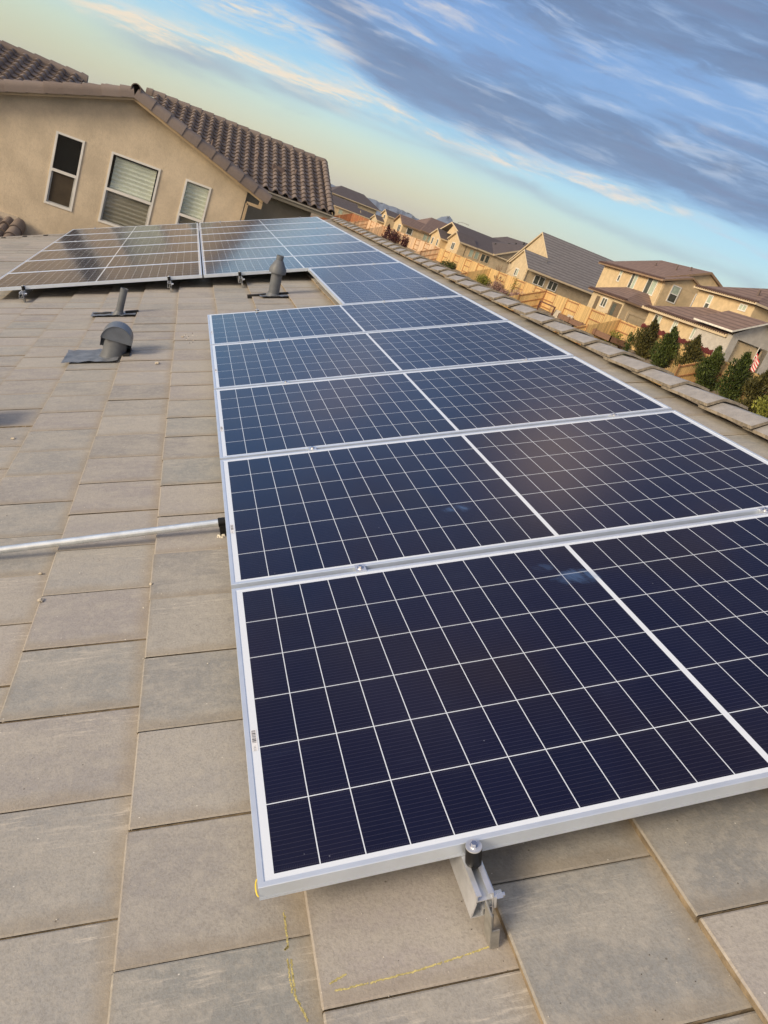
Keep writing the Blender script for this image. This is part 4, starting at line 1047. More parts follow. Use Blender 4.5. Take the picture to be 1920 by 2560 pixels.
window(part, 'x', 42, 70.5, 70.82, 5.02, 6.17, 'h'); window(part, 'x', 42, 67.5, 68.5, 4.72, 6.15, True); window(part, 'x', 42, 64.05, 65.6, 4.70, 6.16, True)
window(part, 'y', 62.9, 42.95, 43.75, 4.72, 6.1, 'h'); window(part, 'y', 62.9, 45.6, 46.4, 4.72, 6.1, 'h')
mb = MB(); mb.box((41.93, 62.96, 0), (42.0, 63.05, 6.1)); part(mb, 'downspout', FC)
walls(part, 39, 41.98, 62.9, 69.0, 3.3, S3, name='wing_wall'); 
mb = MB()
for p in ([(38.6, 69.5, 3.42), (38.6, 62.5, 3.42), (40.6, 64.2, 4.35), (42.0, 64.6, 4.72), (42.0, 68.5, 4.72)], [(38.6, 62.5, 3.42), (43.1, 62.5, 3.42), (43.1, 62.9, 3.7), (40.6, 64.2, 4.35)], [(40.6, 64.2, 4.35), (43.1, 62.9, 3.7), (42.0, 64.6, 4.72)]): mb.slab(p, 0.16)
part(mb, 'wing_roof', [ROOF_B, FB])
window(part, 'x', 39, 65.85, 66.7, 2.25, 2.97, True, 'dark'); mb = MB(); mb.box((38.97, 67.3, 1.6), (39.0, 67.95, 3.0)); part(mb, 'porch_shade_panel', simple('porch_shade', (0.16, 0.12, 0.075), 0.9)); mb = MB(); mb.box((38.97, 63.15, 1.2), (39.0, 64.9, 2.98)); part(mb, 'porch_shade_panel', MATS['porch_shade'])  # thin brown panels on the wall carry the porch shade as colour
mb = MB(); mb.box((38.955, 64.0, 1.3), (38.97, 64.6, 2.85)); part(mb, 'patio_door', simple('pane_dark_screen', (0.075, 0.08, 0.06), 0.35))
mb = MB(); mb.box((39.7, 62.86, 0.4), (39.9, 62.9, 2.65)); mb.box((39.9, 62.86, 2.45), (42.6, 62.9, 2.65)); part(mb, 'door_surround', FC)
for (x, y, z) in ((44.5, 69.5, 7.5), (44.8, 66.4, 7.75), (45.6, 65.4, 8.0)):
    mb = MB(); mb.tube((x, y, z-0.2), (x, y, z+0.35), 0.07, n=8); part(mb, 'roof_vent', simple('vent_brown_paint', (0.14, 0.10, 0.085), 0.6))
# H3: right-hand house
r, part = make_house('golden_house', (46, 52, 0), 'golden house at right with low brown tiled wing and a taller block behind')
walls(part, 38, 40.8, 46.2, 57.2, 3.3, S1, name='wing_wall'); walls(part, 40.8, 52, 49.1, 56.2, 6.1, S1)
mb = MB()
for p in ([(37.5, 57.8, 3.45), (37.5, 46.5, 3.45), (40.8, 46.5, 5.0), (40.8, 54.2, 5.0)], [(40.8, 54.2, 5.0), (43, 57.8, 3.45), (37.5, 57.8, 3.45)]): mb.slab(p, 0.22)
part(mb, 'wing_roof', [ROOF_R, FC])
roof_hip(part, 40.3, 52.5, 48.6, 56.4, 6.28, 8.05, [ROOF_R, FC], axis='x', ins=4.3)
window(part, 'x', 38, 55.2, 56.1, 2.10, 3.10, True); window(part, 'x', 38, 52.9, 53.35, 2.35, 3.12, True, 'pale'); window(part, 'x', 38, 50.2, 50.7, 2.35, 3.12, True, 'pale')
window(part, 'x', 38, 48.25, 49.15, 2.3, 3.02, True, 'mixed'); mb = MB(); mb.box((37.97, 46.5, 0.9), (38.0, 47.3, 2.95)); part(mb, 'porch_shade_panel', MATS['porch_shade'])  # last panel paints the shaded porch onto the wall
window(part, 'x', 40.8, 54.12, 54.6, 4.75, 5.9, 'h', 'pale'); window(part, 'x', 40.8, 49.95, 50.65, 5.55, 5.9, True, 'pale')
for (x, y, z) in ((41.9, 50.8, 7.1),):
    mb = MB(); mb.tube((x, y, z-0.2), (x, y, z+0.25), 0.10, n=8); part(mb, 'roof_vent', MATS['vent_brown_paint'])
# porch gable
r, part = make_house('porch_gable_house', (41, 48, 0), 'pale grey porch gable with white fascia behind the shrub row at the right edge')
mb = MB()
for q in ([(37.65, 46, 0), (38.24, 46, 0), (38.24, 46, 3.4), (37.65, 46, 3.62)], [(38.24, 46, 3.4), (41.05, 46, 3.4), (41.05, 46, 4.55), (39.68, 46, 4.98), (37.65, 46, 3.62)], [(41.05, 46, 0), (42.0, 46, 0), (42.0, 46, 3.6), (41.05, 46, 4.55)]): mb.face(q)
mb.face([(38.24, 46, 0), (38.24, 46.5, 0), (38.24, 46.5, 3.4), (38.24, 46, 3.4)]); mb.face([(38.24, 46, 3.4), (41.05, 46, 3.4), (41.05, 46.5, 3.4), (38.24, 46.5, 3.4)]); mb.face([(37.65, 46, 0), (37.65, 50, 0), (37.65, 50, 3.55), (37.65, 46, 3.55)])
part(mb, 'wall', S4)
roof_gy(part, 45.9, 50, 37.15, 39.68, 42.3, 3.80, 5.16, 3.8, [ROOF_R, simple('fascia_white', (0.75, 0.72, 0.64), 0.6)], 0.25, 'roof', 0.13)
mb = MB(); mb.box((38.6, 47.7, 0), (42, 47.8, 3.3)); part(mb, 'inner_wall', S3)
mb = MB(); mb.box((38.9, 47.6, 3.0), (40.8, 47.69, 3.16)); mb.box((38.9, 47.6, 0.9), (39.05, 47.69, 3.0)); part(mb, 'door_surround', FC)
mb = MB(); mb.box((40.35, 46.2, 0), (40.65, 46.5, 3.38)); part(mb, 'post', simple('porch_post_grey', (0.28, 0.26, 0.23), 0.8))
# GH: grey roofed house
r, part = make_house('grey_roof_house', (46, 90, 0), 'house with large slate grey roof and two stepped gables left of the golden house')
walls(part, 42.5, 56, 86.0, 99.2, 3.2, S2); mb = MB(); mb.face([(42.5, 86, 3.2), (42.5, 99.2, 3.2), (42.5, 92.6, 7.7)]); part(mb, 'gable_wall', S3)
roof_gx(part, 42.55, 56, 85.38, 92.6, 99.8, 3.25, 7.92, 3.25, [ROOF_G, FC], 0.25, 'roof', 0.2)
walls(part, 39.2, 42.5, 86.0, 90.9, 3.2, S3, name='wing_wall'); mb = MB(); mb.face([(39.2, 86, 3.2), (39.2, 90.9, 3.2), (39.2, 88.3, 4.95)]); part(mb, 'gable_wall', S3)
roof_gx(part, 39.25, 42.6, 85.38, 88.3, 91.3, 3.26, 5.14, 3.25, [ROOF_G, FC], 0.25, 'wing_roof', 0.2)
window(part, 'x', 39.2, 88.0, 88.9, 2.0, 2.75, True); window(part, 'y', 86.0, 40.6, 41.9, 1.9, 2.85, True, 'dark'); window(part, 'y', 86.0, 42.6, 43.7, 1.9, 2.8, True, 'dark')
mb = MB(); mb.tube((42.0, 87.5, 4.6), (42.0, 87.5, 5.05), 0.06, n=8); part(mb, 'roof_vent', simple('vent_grey_far', (0.15, 0.15, 0.15), 0.6))
# DH: dark roof house
r, part = make_house('dark_roof_house', (48, 118, 0), 'long dark roofed house with arched windows left of the grey roofed one')
walls(part, 40.2, 50, 111.2, 122, 3.4, S1); walls(part, 44.5, 56, 111.15, 124, 3.4, S3, name='side_wall')
mb = MB(); mb.face([(40.2, 114, 4.2), (40.2, 122, 4.2), (40.2, 120.2, 5.5)]); part(mb, 'gable_wall', S1)
roof_gx(part, 40.2, 49.6, 110.78, 120.5, 128, 3.62, 6.0, 3.6, [ROOF_D, FC], 0.3, 'roof', 0.22)
walls(part, 39.1, 40.3, 111.2, 116.3, 3.4, S1, name='wing_wall'); mb = MB(); mb.face([(39.1, 111.2, 3.4), (39.1, 116.3, 3.4), (39.1, 113.77, 4.6)]); part(mb, 'gable_wall', S1)
roof_gx(part, 39.1, 41.5, 110.7, 113.77, 116.7, 3.58, 4.83, 3.5, [ROOF_D, FC], 0.3, 'wing_roof', 0.2)
mb = MB()
for p in ([(44.6, 110.6, 3.66), (51, 110.6, 6.9), (51, 124, 7.1), (47.0, 126, 5.2), (44.6, 120, 4.7)], [(51, 110.6, 6.9), (58, 110.6, 3.6), (58, 128, 3.6), (51, 124, 7.1)], [(51, 124, 7.1), (58, 128, 3.6), (47, 126, 5.2)]): mb.slab(p, 0.25)
part(mb, 'main_roof', [ROOF_D, FC]); mb = MB(); mb.face([(44.6, 111.1, 3.4), (57, 111.1, 3.4), (57, 111.1, 4.0), (51, 111.1, 6.7)]); part(mb, 'gable_wall', S3)
for a, b, ar in ((107.0, 108.2, 1), (105.2, 106.5, 1), (103.4, 104.6, 1)): pass
window(part, 'x', 39.1, 113.1, 114.4, 2.2, 3.1, True, 'dark')
for a in (41.0, 41.95, 43.0, 43.75): window(part, 'y', 111.2, a, a+0.55, 2.1, 3.1, False, 'dark' if a > 42.5 else 'pale', FC)
for (x, y, z) in ((46.3, 116, 4.9), (48.0, 115, 5.6), (48.9, 114.6, 6.0), (49.8, 113.8, 6.5)):
    mb = MB(); mb.tube((x, y, z-0.4), (x, y, z+0.38), 0.14, n=8); part(mb, 'roof_vent', simple('vent_dark_far', (0.03, 0.03, 0.03), 0.6))
# small gabled house between
r, part = make_house('small_gable_house', (42, 123, 0), 'small cream gabled house between the dark roofed and the roll-tiled houses')
walls(part, 39.1, 44, 120.3, 125.8, 3.1, S1); mb = MB(); mb.face([(39.1, 120.3, 3.1), (39.1, 125.8, 3.1), (39.1, 123.03, 4.2)]); part(mb, 'gable_wall', S1)
roof_gx(part, 39.1, 45, 119.9, 123.03, 126.2, 3.15, 4.40, 3.15, [ROOF_D, FC], 0.3, 'roof', 0.2)
window(part, 'x', 39.1, 124.0, 124.7, 1.9, 2.8, False, 'dark'); window(part, 'x', 39.1, 121.3, 121.9, 1.9, 2.8, False, 'dark')
# TH
r, part = make_house('roll_tiled_house', (46, 150, 0), 'far house with light brown roll-tiled roofs and a small front gable')
walls(part, 39.1, 43, 144.9, 151.3, 3.2, S1); mb = MB(); mb.face([(39.1, 144.9, 3.2), (39.1, 151.3, 3.2), (39.1, 148.1, 4.4)]); part(mb, 'gable_wall', S1)
roof_gx(part, 39.1, 45, 144.5, 148.2, 151.5, 3.28, 4.75, 3.3, [ROOF_R, FB], 0.35, 'roof', 0.22)
walls(part, 43, 56, 144.9, 158, 3.2, S3, name='side_wall'); roof_hip(part, 42.6, 57, 144.4, 160, 3.4, 6.3, [ROOF_R, FB], axis='x', ins=3.5, name='main_roof')
roof_gx(part, 50, 58, 132, 138, 144, 3.3, 5.6, 3.3, [ROOF_R, FB], 0.3, 'garage_roof', 0.22); walls(part, 50, 58, 132.4, 143.8, 3.2, S3, name='garage_wall')
window(part, 'x', 39.1, 146.0, 147.8, 1.7, 2.9, True, 'dark'); window(part, 'y', 144.9, 40.2, 41.2, 1.9, 2.9, False, 'dark')
for a in (43.6, 44.6, 46.4, 47.6): window(part, 'y', 144.9, a, a+0.7, 1.9, 2.9, False, 'dark' if a > 46 else 'pale', FC)
# farther ones
r, part = make_house('far_gable_house', (44, 166, 0), 'far cream house with a small gable just right of the dark two-storey roof')
walls(part, 40, 48, 161.6, 167, 3.6, S1); mb = MB(); mb.face([(40, 161.6, 3.6), (40, 167, 3.6), (40, 164.6, 4.7)]); part(mb, 'gable_wall', S1)
roof_gx(part, 40, 49, 161.3, 164.6, 167.4, 3.85, 4.9, 3.85, [ROOF_D, FC], 0.3, 'roof', 0.2)
window(part, 'x', 40, 163.8, 165.0, 3.0, 3.7, False, 'dark')
r, part = make_house('low_gable_house', (40, 170, 0), 'far low house with plain grey roof below the cream gabled one')
walls(part, 38.5, 46, 163, 168.5, 2.2, S3); roof_gx(part, 38.5, 47, 162.6, 165.8, 169, 2.3, 3.2, 2.2, [ROOF_D, FC], 0.3, 'roof', 0.2)
mb = MB(); mb.face([(38.5, 163, 2.2), (38.5, 168.5, 2.2), (38.5, 165.8, 3.1)]); part(mb, 'gable_wall', S3)
r, part = make_house('far_two_storey_house', (38, 190, 0), 'far two-storey house with big dark hip roof beside the roll-tiled gable end')
walls(part, 31.5, 43, 186, 200, 4.2, S3); roof_hip(part, 31.0, 44, 185.2, 201, 4.35, 6.6, [ROOF_D, FC], axis='x', ins=3.6)
walls(part, 30.2, 36, 182, 186, 2.7, S3, name='wing_wall'); roof_gx(part, 30.2, 37.5, 181.4, 184, 187, 2.8, 3.9, 3.2, [ROOF_D, FC], 0.3, 'wing_roof', 0.2)
walls(part, 31, 39, 174, 181.8, 1.9, S3, name='lower_wing'); roof_gx(part, 31, 39, 173.6, 178, 182, 2.0, 3.2, 2.4, [ROOF_D, FC], 0.3, 'lower_roof', 0.2)
for a in (34.0, 35.5): window(part, 'y', 186, a, a+0.7, 3.6, 4.0, False, 'dark', FC)
window(part, 'x', 31, 176, 177.4, 0.9, 1.8, False, 'pale', FC); window(part, 'y', 174, 32.2, 33.1, 0.7, 1.6, False, 'pale', FC)
r, part = make_house('far_triple_gable_house', (39, 176, 0), 'far house with two small cream gables in front of the big dark roof')
for (yy, zz) in ((176, 2.9), (180.5, 3.2)):
    walls(part, 37.5, 42, yy-1.6, yy+1.6, 2.0, S1); mb = MB(); mb.face([(37.5, yy-1.6, 2.0), (37.5, yy+1.6, 2.0), (37.5, yy, zz-0.15)]); part(mb, 'gable_wall', S1)
    roof_gx(part, 37.5, 43, yy-1.9, yy, yy+1.9, 2.0, zz, 2.0, [ROOF_D, FC], 0.25, 'roof', 0.18)
def add_eaves(house_obj, loc, x, y0, y1, z, mat, nm='gutter'):
    inv = Matrix.Translation(loc).inverted(); mb = MB(); mb.box((x-0.10, y0, z-0.14), (x-0.005, y1, z-0.02))
    o = mb.build(nm, mat, house_obj); o.matrix_parent_inverse = inv
def tile_ends(house_obj, loc, x, y0, y1, z, mat):
    inv = Matrix.Translation(loc).inverted(); mb = MB(); y = y0
    while y < y1: mb.tube((x-0.06, y, z), (x+0.30, y, z+0.13), 0.075, n=8); y += 0.26
    o = mb.build('eave_tiles', mat, house_obj); o.matrix_parent_inverse = inv
TE = simple('eave_tile_brown', (0.10, 0.06, 0.05), 0.8, 0, 0.2, 5)
H2o = bpy.data.objects['two_storey_house']; H3o = bpy.data.objects['golden_house']
tile_ends(H2o, (46, 68, 0), 41.5, 63.0, 74.8, 6.22, TE); tile_ends(H2o, (46, 68, 0), 38.6, 62.6, 69.4, 3.42, TE); tile_ends(H3o, (46, 52, 0), 37.5, 46.7, 57.6, 3.45, TE); tile_ends(H3o, (46, 52, 0), 40.3, 48.8, 56.3, 6.28, TE)
GHo = bpy.data.objects['grey_roof_house']
mb = MB(); mb.box((39.1, 85.25, 3.05), (56, 85.36, 3.22)); o = mb.build('gutter', FC, GHo); o.matrix_parent_inverse = Matrix.Translation((46, 90, 0)).inverted()
mb = MB(); mb.box((39.25, 85.9, 0), (39.35, 86.0, 3.1)); o = mb.build('downspout', FC, GHo); o.matrix_parent_inverse = Matrix.Translation((46, 90, 0)).inverted()
# street lamp on the skyline
sl = empty('street_lamp', (47.5, 140, 0), 'thin street lamp arm showing above the dark roof ridge', 'street lamp')
mb = MB(); mb.tube((0, 0, 0), (0, 0, 6.9), 0.07, 0.05, n=8); mb.build('pole', simple('lamp_grey', (0.35, 0.35, 0.33), 0.5), sl)
mb = MB(); pts = [(0, 0, 6.85), (0.4, 0, 7.05), (1.0, 0, 7.12), (1.6, 0, 7.12)]
for a, b in zip(pts[:-1], pts[1:]): mb.tube(a, b, 0.035, n=6)
mb.build('arm', MATS['lamp_grey'], sl)
mb = MB(); mb.box((1.55, -0.1, 7.04), (2.1, 0.1, 7.14)); mb.build('lamp_head', MATS['lamp_grey'], sl)

# ------------------------------------------------------------------ fences
WOOD1 = mat_wood('cedar_golden', (0.66, 0.46, 0.20)); WOOD2 = mat_wood('cedar_pinkish', (0.72, 0.52, 0.33)); WOOD3 = mat_wood('cedar_red_brown', (0.36, 0.14, 0.055)); WOODR = simple('fence_rail_brown', (0.33, 0.16, 0.07), 0.85, 0, 0.2, 4)
WPOST = simple('fence_post_wood', (0.50, 0.30, 0.13), 0.85, 0, 0.2, 4)
def fence(name_label, axis, c, a, b, h=1.8, wood=None, start=0, z0=0.0, bay=2.4, group='cedar fences between the yards'):
    """axis 'y': runs along y at x=c ; axis 'x': runs along x at y=c.  alternate bays show their rails"""
    wood = wood or WOOD1
    base = (c, (a+b)/2, z0) if axis == 'y' else ((a+b)/2, c, z0)
    r = empty('wooden_fence', base, name_label, 'fence', group); inv = Matrix.Translation(base).inverted()
    def bx(mb, t0, t1, d0, d1, za, zb):
        if axis == 'y': mb.box((c+d0, t0, z0+za), (c+d1, t1, z0+zb))
        else: mb.box((t0, c+d0, z0+za), (t1, c+d1, z0+zb))
    def fin(mb, nm, mt):
        o = mb.build(nm, mt, r); o.matrix_parent_inverse = inv; return o
    n = max(1, round((b-a)/bay)); L = (b-a)/n
    for i in range(n):
        t0 = a+i*L; t1 = t0+L; rails = (i+start) % 2 == 0
        p = MB(); off = 0.05 if rails else -0.05
        x = t0
        while x < t1-0.02:
            e = min(x+0.14, t1); hh = h-0.02+random.uniform(-0.02, 0.02); gz = 0.0 if axis == 'y' else max(-3.6, -0.5*(34.9-x)); bx(p, x+0.004, e-0.004, off-0.01, off+0.01, 0.03+gz, hh+gz); x = e
        fin(p, 'plank_panel', wood)
        q = MB()
        for za in (0.18, 0.85, h-0.22):
            if axis == 'y': bx(q, t0+0.02, t1-0.02, off-0.05 if rails else off+0.012, off-0.012 if rails else off+0.05, za, za+0.10)
            else:
                y_a, y_b = (c+off-0.05, c+off-0.012) if rails else (c+off+0.012, c+off+0.05)
                za_, zb_ = za+max(-3.6, -0.5*(34.9-t0)), za+max(-3.6, -0.5*(34.9-t1))
                q.prism([(t0, za_), (t1, zb_), (t1, zb_+0.10), (t0, za_+0.10)], y_a, y_b)
        fin(q, 'rail', WOODR if rails else WPOST)
        gz = 0.0 if axis == 'y' else max(-3.6, -0.5*(34.9-t0)); s_ = MB(); bx(s_, t0-0.045, t0+0.045, -0.065, 0.045, gz, h+0.03+gz); fin(s_, 'post', WOODR if rails else WPOST)
XF = 35.0
def yaz(a, x=XF): return x/math.tan(R_(a))
ys = [43.0, 56.0, 70.5, 86.0, 106.5, 122.0, 141.0, 155.0]
labs = ['golden rear fence behind the shrub row', 'golden rear fence behind the patio chairs and planter', 'golden rear fence in front of the grey roofed house', 'golden rear fence behind the flowering pink shrubs', 'pinkish rear fence below the arched windows', 'pinkish rear fence below the small gabled house', 'pale rear fence below the roll-tiled house']
woods = [WOOD1, WOOD1, WOOD1, WOOD1, WOOD2, WOOD2, WOOD2]
for i in range(7): fence(labs[i], 'y', XF, ys[i], ys[i+1], 1.8, woods[i], i)
fence('red-brown far rear fence near the ridge end', 'y', XF, 155, 172, 1.8, WOOD3, 1)
fence('golden rear fence at the right edge near the flag', 'y', XF, 30, 43.0, 1.8, WOOD1, 0)
for i, (yy, lb, wd) in enumerate([(43.0, 'golden cross fence running toward us at the far right', WOOD1), (56.0, 'golden cross fence left of the shrub row', WOOD1), (70.5, 'golden cross fence left of the patio chairs', WOOD1),
                  (86.0, 'golden cross fence left of the pink flowering shrubs', WOOD1), (106.5, 'pinkish cross fence beside the small green bush', WOOD2), (141.0, 'pinkish cross fence right of the dark red shrubs', WOOD2), (155.0, 'pinkish cross fence left of the dark red shrubs', WOOD2), (172.0, 'red-brown cross fence farthest along the yards', WOOD3)]):
    fence(lb, 'x', yy, 22.5, XF-0.1, 1.8, wd, i)
# dark red slatted fence beyond
r = empty('slatted_fence', (36.4, 50, 0), 'dark red slatted fence standing above the golden one behind the shrubs', 'fence'); inv = Matrix.Translation((36.4, 50, 0)).inverted()
mb = MB(); y = 45.6
while y < 55.0: mb.box((36.38, y, 0), (36.42, y+0.12, 2.13+0.05*math.sin(y*9))); y += 0.16
o = mb.build('pickets', simple('dark_red_stain', (0.13, 0.020, 0.018), 0.7, 0, 0.25, 3), r); o.matrix_parent_inverse = inv
mb = MB(); mb.box((36.42, 45.6, 1.5), (36.48, 55.0, 1.6)); o = mb.build('rail', MATS['dark_red_stain'], r); o.matrix_parent_inverse = inv
mb = MB(); mb.box((36.5, 44.2, 0), (36.6, 45.5, 2.45))
# flag
fl = empty('flag', (36.2, 41.4, 0), 'red and white striped flag hanging on a pole by the porch', 'flag')
mb = MB(); mb.tube((0, 0, 0), (0, 0, 3.3), 0.025, n=8); mb.build('pole', simple('flag_pole_white', (0.7, 0.68, 0.6), 0.5), fl)
mb = MB(); nst = 9
for s_ in range(nst):
    for k in range(6):
        def F(u, v): return (0.03+0.05*math.sin(u*7+v*2), -u*0.55, 2.95-v*0.95-u*0.45)
        u0, u1 = k/6, (k+1)/6; v0, v1 = s_/nst, (s_+1)/nst
        mb.face([F(u0, v0), F(u1, v0), F(u1, v1), F(u0, v1)], s_ % 2)
mb.build('cloth', [simple('flag_red', (0.50, 0.03, 0.04), 0.8), simple('flag_white', (0.72, 0.66, 0.60), 0.8)], fl, smooth=True)

# ------------------------------------------------------------------ planting
LEAF_G = mat_leaf('leaf_deep_green', (0.020, 0.032, 0.008), (0.052, 0.078, 0.014), (0.13, 0.16, 0.035))
LEAF_BZ = mat_leaf('leaf_bronze_green', (0.028, 0.030, 0.010), (0.072, 0.070, 0.018), (0.16, 0.135, 0.035))
LEAF_Y = mat_leaf('leaf_yellow_green', (0.06, 0.08, 0.012), (0.17, 0.19, 0.03), (0.34, 0.34, 0.07))
LEAF_P = mat_leaf('leaf_with_pink_flowers', (0.09, 0.08, 0.05), (0.28, 0.17, 0.17), (0.55, 0.38, 0.38))
LEAF_RD = mat_leaf('leaf_dark_red', (0.020, 0.006, 0.008), (0.055, 0.012, 0.016), (0.11, 0.025, 0.025))
BARK = simple('bark', (0.10, 0.07, 0.045), 0.9)
def shrub(name, loc, h, w, mat, label, cat='shrub', n=2200, shape='cone', leaf=0.10, group=None, seed=0, stems=3):
    loc = (loc[0], loc[1], loc[2]+ground_z(loc[0], loc[1])); rd = random.Random(seed); r = empty(name, loc, label, cat, group)
    mb = MB(); lobes = []
    nl = 9 if shape != 'ball' else 6
    for i in range(nl):
        t = (i+0.5)/nl
        if shape == 'cone': rad = w*0.5*(math.sin(math.pi*min(1, t*0.8+0.18))**0.8)*(1-0.25*t); z = h*(0.10+0.84*t)
        elif shape == 'tall': rad = w*0.5*(0.7+0.3*rd.random()); z = h*(0.15+0.8*t)
        else: rad = w*0.42; z = h*(0.35+0.3*t)
        a = rd.uniform(0, 6.28); lobes.append((Vector((math.cos(a)*rad*0.35, math.sin(a)*rad*0.35, z)), rad*rd.uniform(0.75, 1.05), h/nl*1.15 if shape != 'ball' else h*0.36))
    spikes = [(rd.uniform(0, 6.28), rd.uniform(0.2, 1.0)) for _ in range(16)]
    for _ in range(n):
        c, rx, rz = rd.choice(lobes)
        d = Vector((rd.gauss(0, 1), rd.gauss(0, 1), rd.gauss(0, 1))).normalized(); rr = rd.random()**0.35*(1.0+0.22*rd.random()**3)
        sp = 1.0+0.3*max(0, math.sin(5*math.atan2(d.y, d.x)+c.z*3+seed))*rd.random()
        p = c+Vector((d.x*rx*rr*sp, d.y*rx*rr*sp, d.z*rz*rr*1.2))
        if p.z < 0.05: continue
        s_ = leaf*rd.uniform(0.5, 1.2)
        up = Vector((d.x*0.6+rd.uniform(-.5, .5), d.y*0.6+rd.uniform(-.5, .5), rd.uniform(0.2, 1.2))).normalized(); sd = up.orthogonal().normalized(); sd.rotate(Matrix.Rotation(rd.uniform(0, 6.28), 3, up))
        rn = min(1, max(0, rd.gauss(0.5, 0.22)+0.15*math.sin(c.z*9+c.x*20)))
        mb.face([p-up*s_*0.9, p+sd*s_*0.36, p+up*s_*0.9, p-sd*s_*0.36], 0, None, rn)
    mb.build('crown', mat, r)
    tb = MB()
    for k in range(stems):
        a = rd.uniform(0, 6.28); tb.tube((math.cos(a)*0.06, math.sin(a)*0.06, -0.05), (math.cos(a)*w*0.16, math.sin(a)*w*0.16, h*0.75), 0.035, 0.012, n=6)
    tb.build('trunk', BARK, r)
    return r
row = [(34.25, 34.3, 2.75, 'leftmost bronze-green evergreen of the row in front of the golden fence', LEAF_BZ), (35.7, 34.2, 2.8, 'second evergreen of the row from the left, deep green and full', LEAF_G), (37.35, 34.1, 2.85, 'third evergreen of the row, bronze topped with a gap showing fence', LEAF_BZ),
       (38.95, 34.0, 2.7, 'fourth evergreen of the row, round and deep green', LEAF_G), (40.75, 33.9, 3.0, 'fifth evergreen of the row, standing before the porch and flag', LEAF_G), (42.4, 33.7, 2.75, 'rightmost evergreen of the row, cut by the picture edge', LEAF_BZ)]
for i, (a, x, h, lb, mt) in enumerate(row):
    shrub('evergreen_shrub', (x, yaz(a, x), 0), h*1.06, 1.8, mt, lb, 'shrub', 5200, 'cone', 0.115, 'evergreens in a row along the fence', seed=20+i)
shrub('yellow_green_shrub', (33.6, yaz(43.7, 33.6), 0), 1.75, 1.8, LEAF_Y, 'bright yellow-green shrub low at the right edge above the ridge caps', 'shrub', 2400, 'ball', 0.10, seed=31)
shrub('yellow_green_shrub', (33.6, yaz(32.1, 33.6), 0), 1.5, 1.25, LEAF_Y, 'loose yellow-green shrub at the end of the planter bed', 'shrub', 900, 'tall', 0.09, seed=32)
shrub('narrow_shrub', (33.6, yaz(33.3, 33.6), 0), 1.9, 0.7, LEAF_G, 'narrow dark leaning shrub left of the evergreen row', 'shrub', 700, 'tall', 0.10, seed=33)
shrub('low_shrub', (33.6, yaz(30.3, 33.6), 0), 0.9, 0.9, LEAF_Y, 'low yellow shrub in front of the planter bed', 'shrub', 500, 'ball', 0.08, seed=34)
shrub('round_shrub', (34.1, yaz(21.9, 34.1), 0), 1.3, 1.7, LEAF_Y, 'round green and yellow bush left of the pink flowering shrubs', 'shrub', 900, 'ball', 0.12, seed=35)
for i, (a, x, w_, lb) in enumerate([(22.9, 34.1, 1.7, 'left pink flowering ball shrub'), (23.65, 33.8, 1.3, 'smaller middle pink flowering ball shrub'), (24.6, 33.8, 1.9, 'largest pink flowering ball shrub, right of the other two'), (25.4, 33.8, 1.1, 'low pink and green shrub trailing right of the largest ball shrub')]):
    shrub('flowering_shrub', (x, yaz(a, x), 0), w_*0.72, w_, LEAF_P, lb, 'shrub', 1100, 'ball', 0.085, 'pink flowering shrubs', seed=40+i)
shrub('small_tree', (34.3, yaz(24.1, 34.3), 0), 2.2, 0.9, LEAF_Y, 'thin airy young tree behind the pink shrubs', 'tree', 260, 'tall', 0.09, seed=46)
shrub('round_shrub', (34.2, yaz(19.25, 34.2), 0), 1.1, 2.4, LEAF_G, 'dark green low bush before the pinkish fence', 'shrub', 900, 'ball', 0.13, seed=47)
for i, (a, x, h) in enumerate([(14.2, 33.8, 2.9), (14.9, 34.2, 2.1), (15.5, 34.2, 1.9), (14.55, 34.0, 2.2)]):
    shrub('red_shrub', (x, yaz(a, x), 0), h, 2.0 if i else 1.4, LEAF_RD, ['tallest dark red shrub by the far fence', 'dark red shrub right of the tallest one', 'rightmost dark red shrub of the far fence', 'dark red shrub between the others at the far fence'][i], 'shrub', 700, 'cone' if i == 0 else 'ball', 0.16, 'dark red shrubs', seed=50+i)
# bare twiggy trees
def bare_tree(loc, h, label, seed):
    loc = (loc[0], loc[1], ground_z(loc[0], loc[1])); rd = random.Random(seed); r = empty('bare_tree', loc, label, 'tree', 'bare twiggy trees'); mb = MB()
    def br(p, d, L, rad, lv):
        q = p+d*L; mb.tube(p, q, rad, rad*0.6, n=5)
        if lv > 0:
            for _ in range(4 if lv > 1 else 5):
                dd = (d+Vector((rd.uniform(-.7, .7), rd.uniform(-.7, .7), rd.uniform(-.05, .5)))).normalized(); br(p+(q-p)*rd.uniform(0.55, 1), dd, L*rd.uniform(0.5, 0.8), rad*0.55, lv-1)
    br(Vector((0, 0, -0.05)), Vector((0, 0, 1)), h*0.38, 0.05, 3); mb.build('branches', simple('twig_brown', (0.26, 0.17, 0.11), 0.9), r)
bare_tree((34.4, yaz(22.9, 34.4), 0), 2.6, 'bare twiggy tree left of the pink shrubs against the fence', 1)
bare_tree((34.2, yaz(25.75, 34.2), 0), 2.2, 'bare twiggy tree right of the largest pink shrub', 2)
bare_tree((37.5, yaz(22.9, 37.5), 0), 3.6, 'bare twiggy tree beyond the fence against the tan wall', 3)

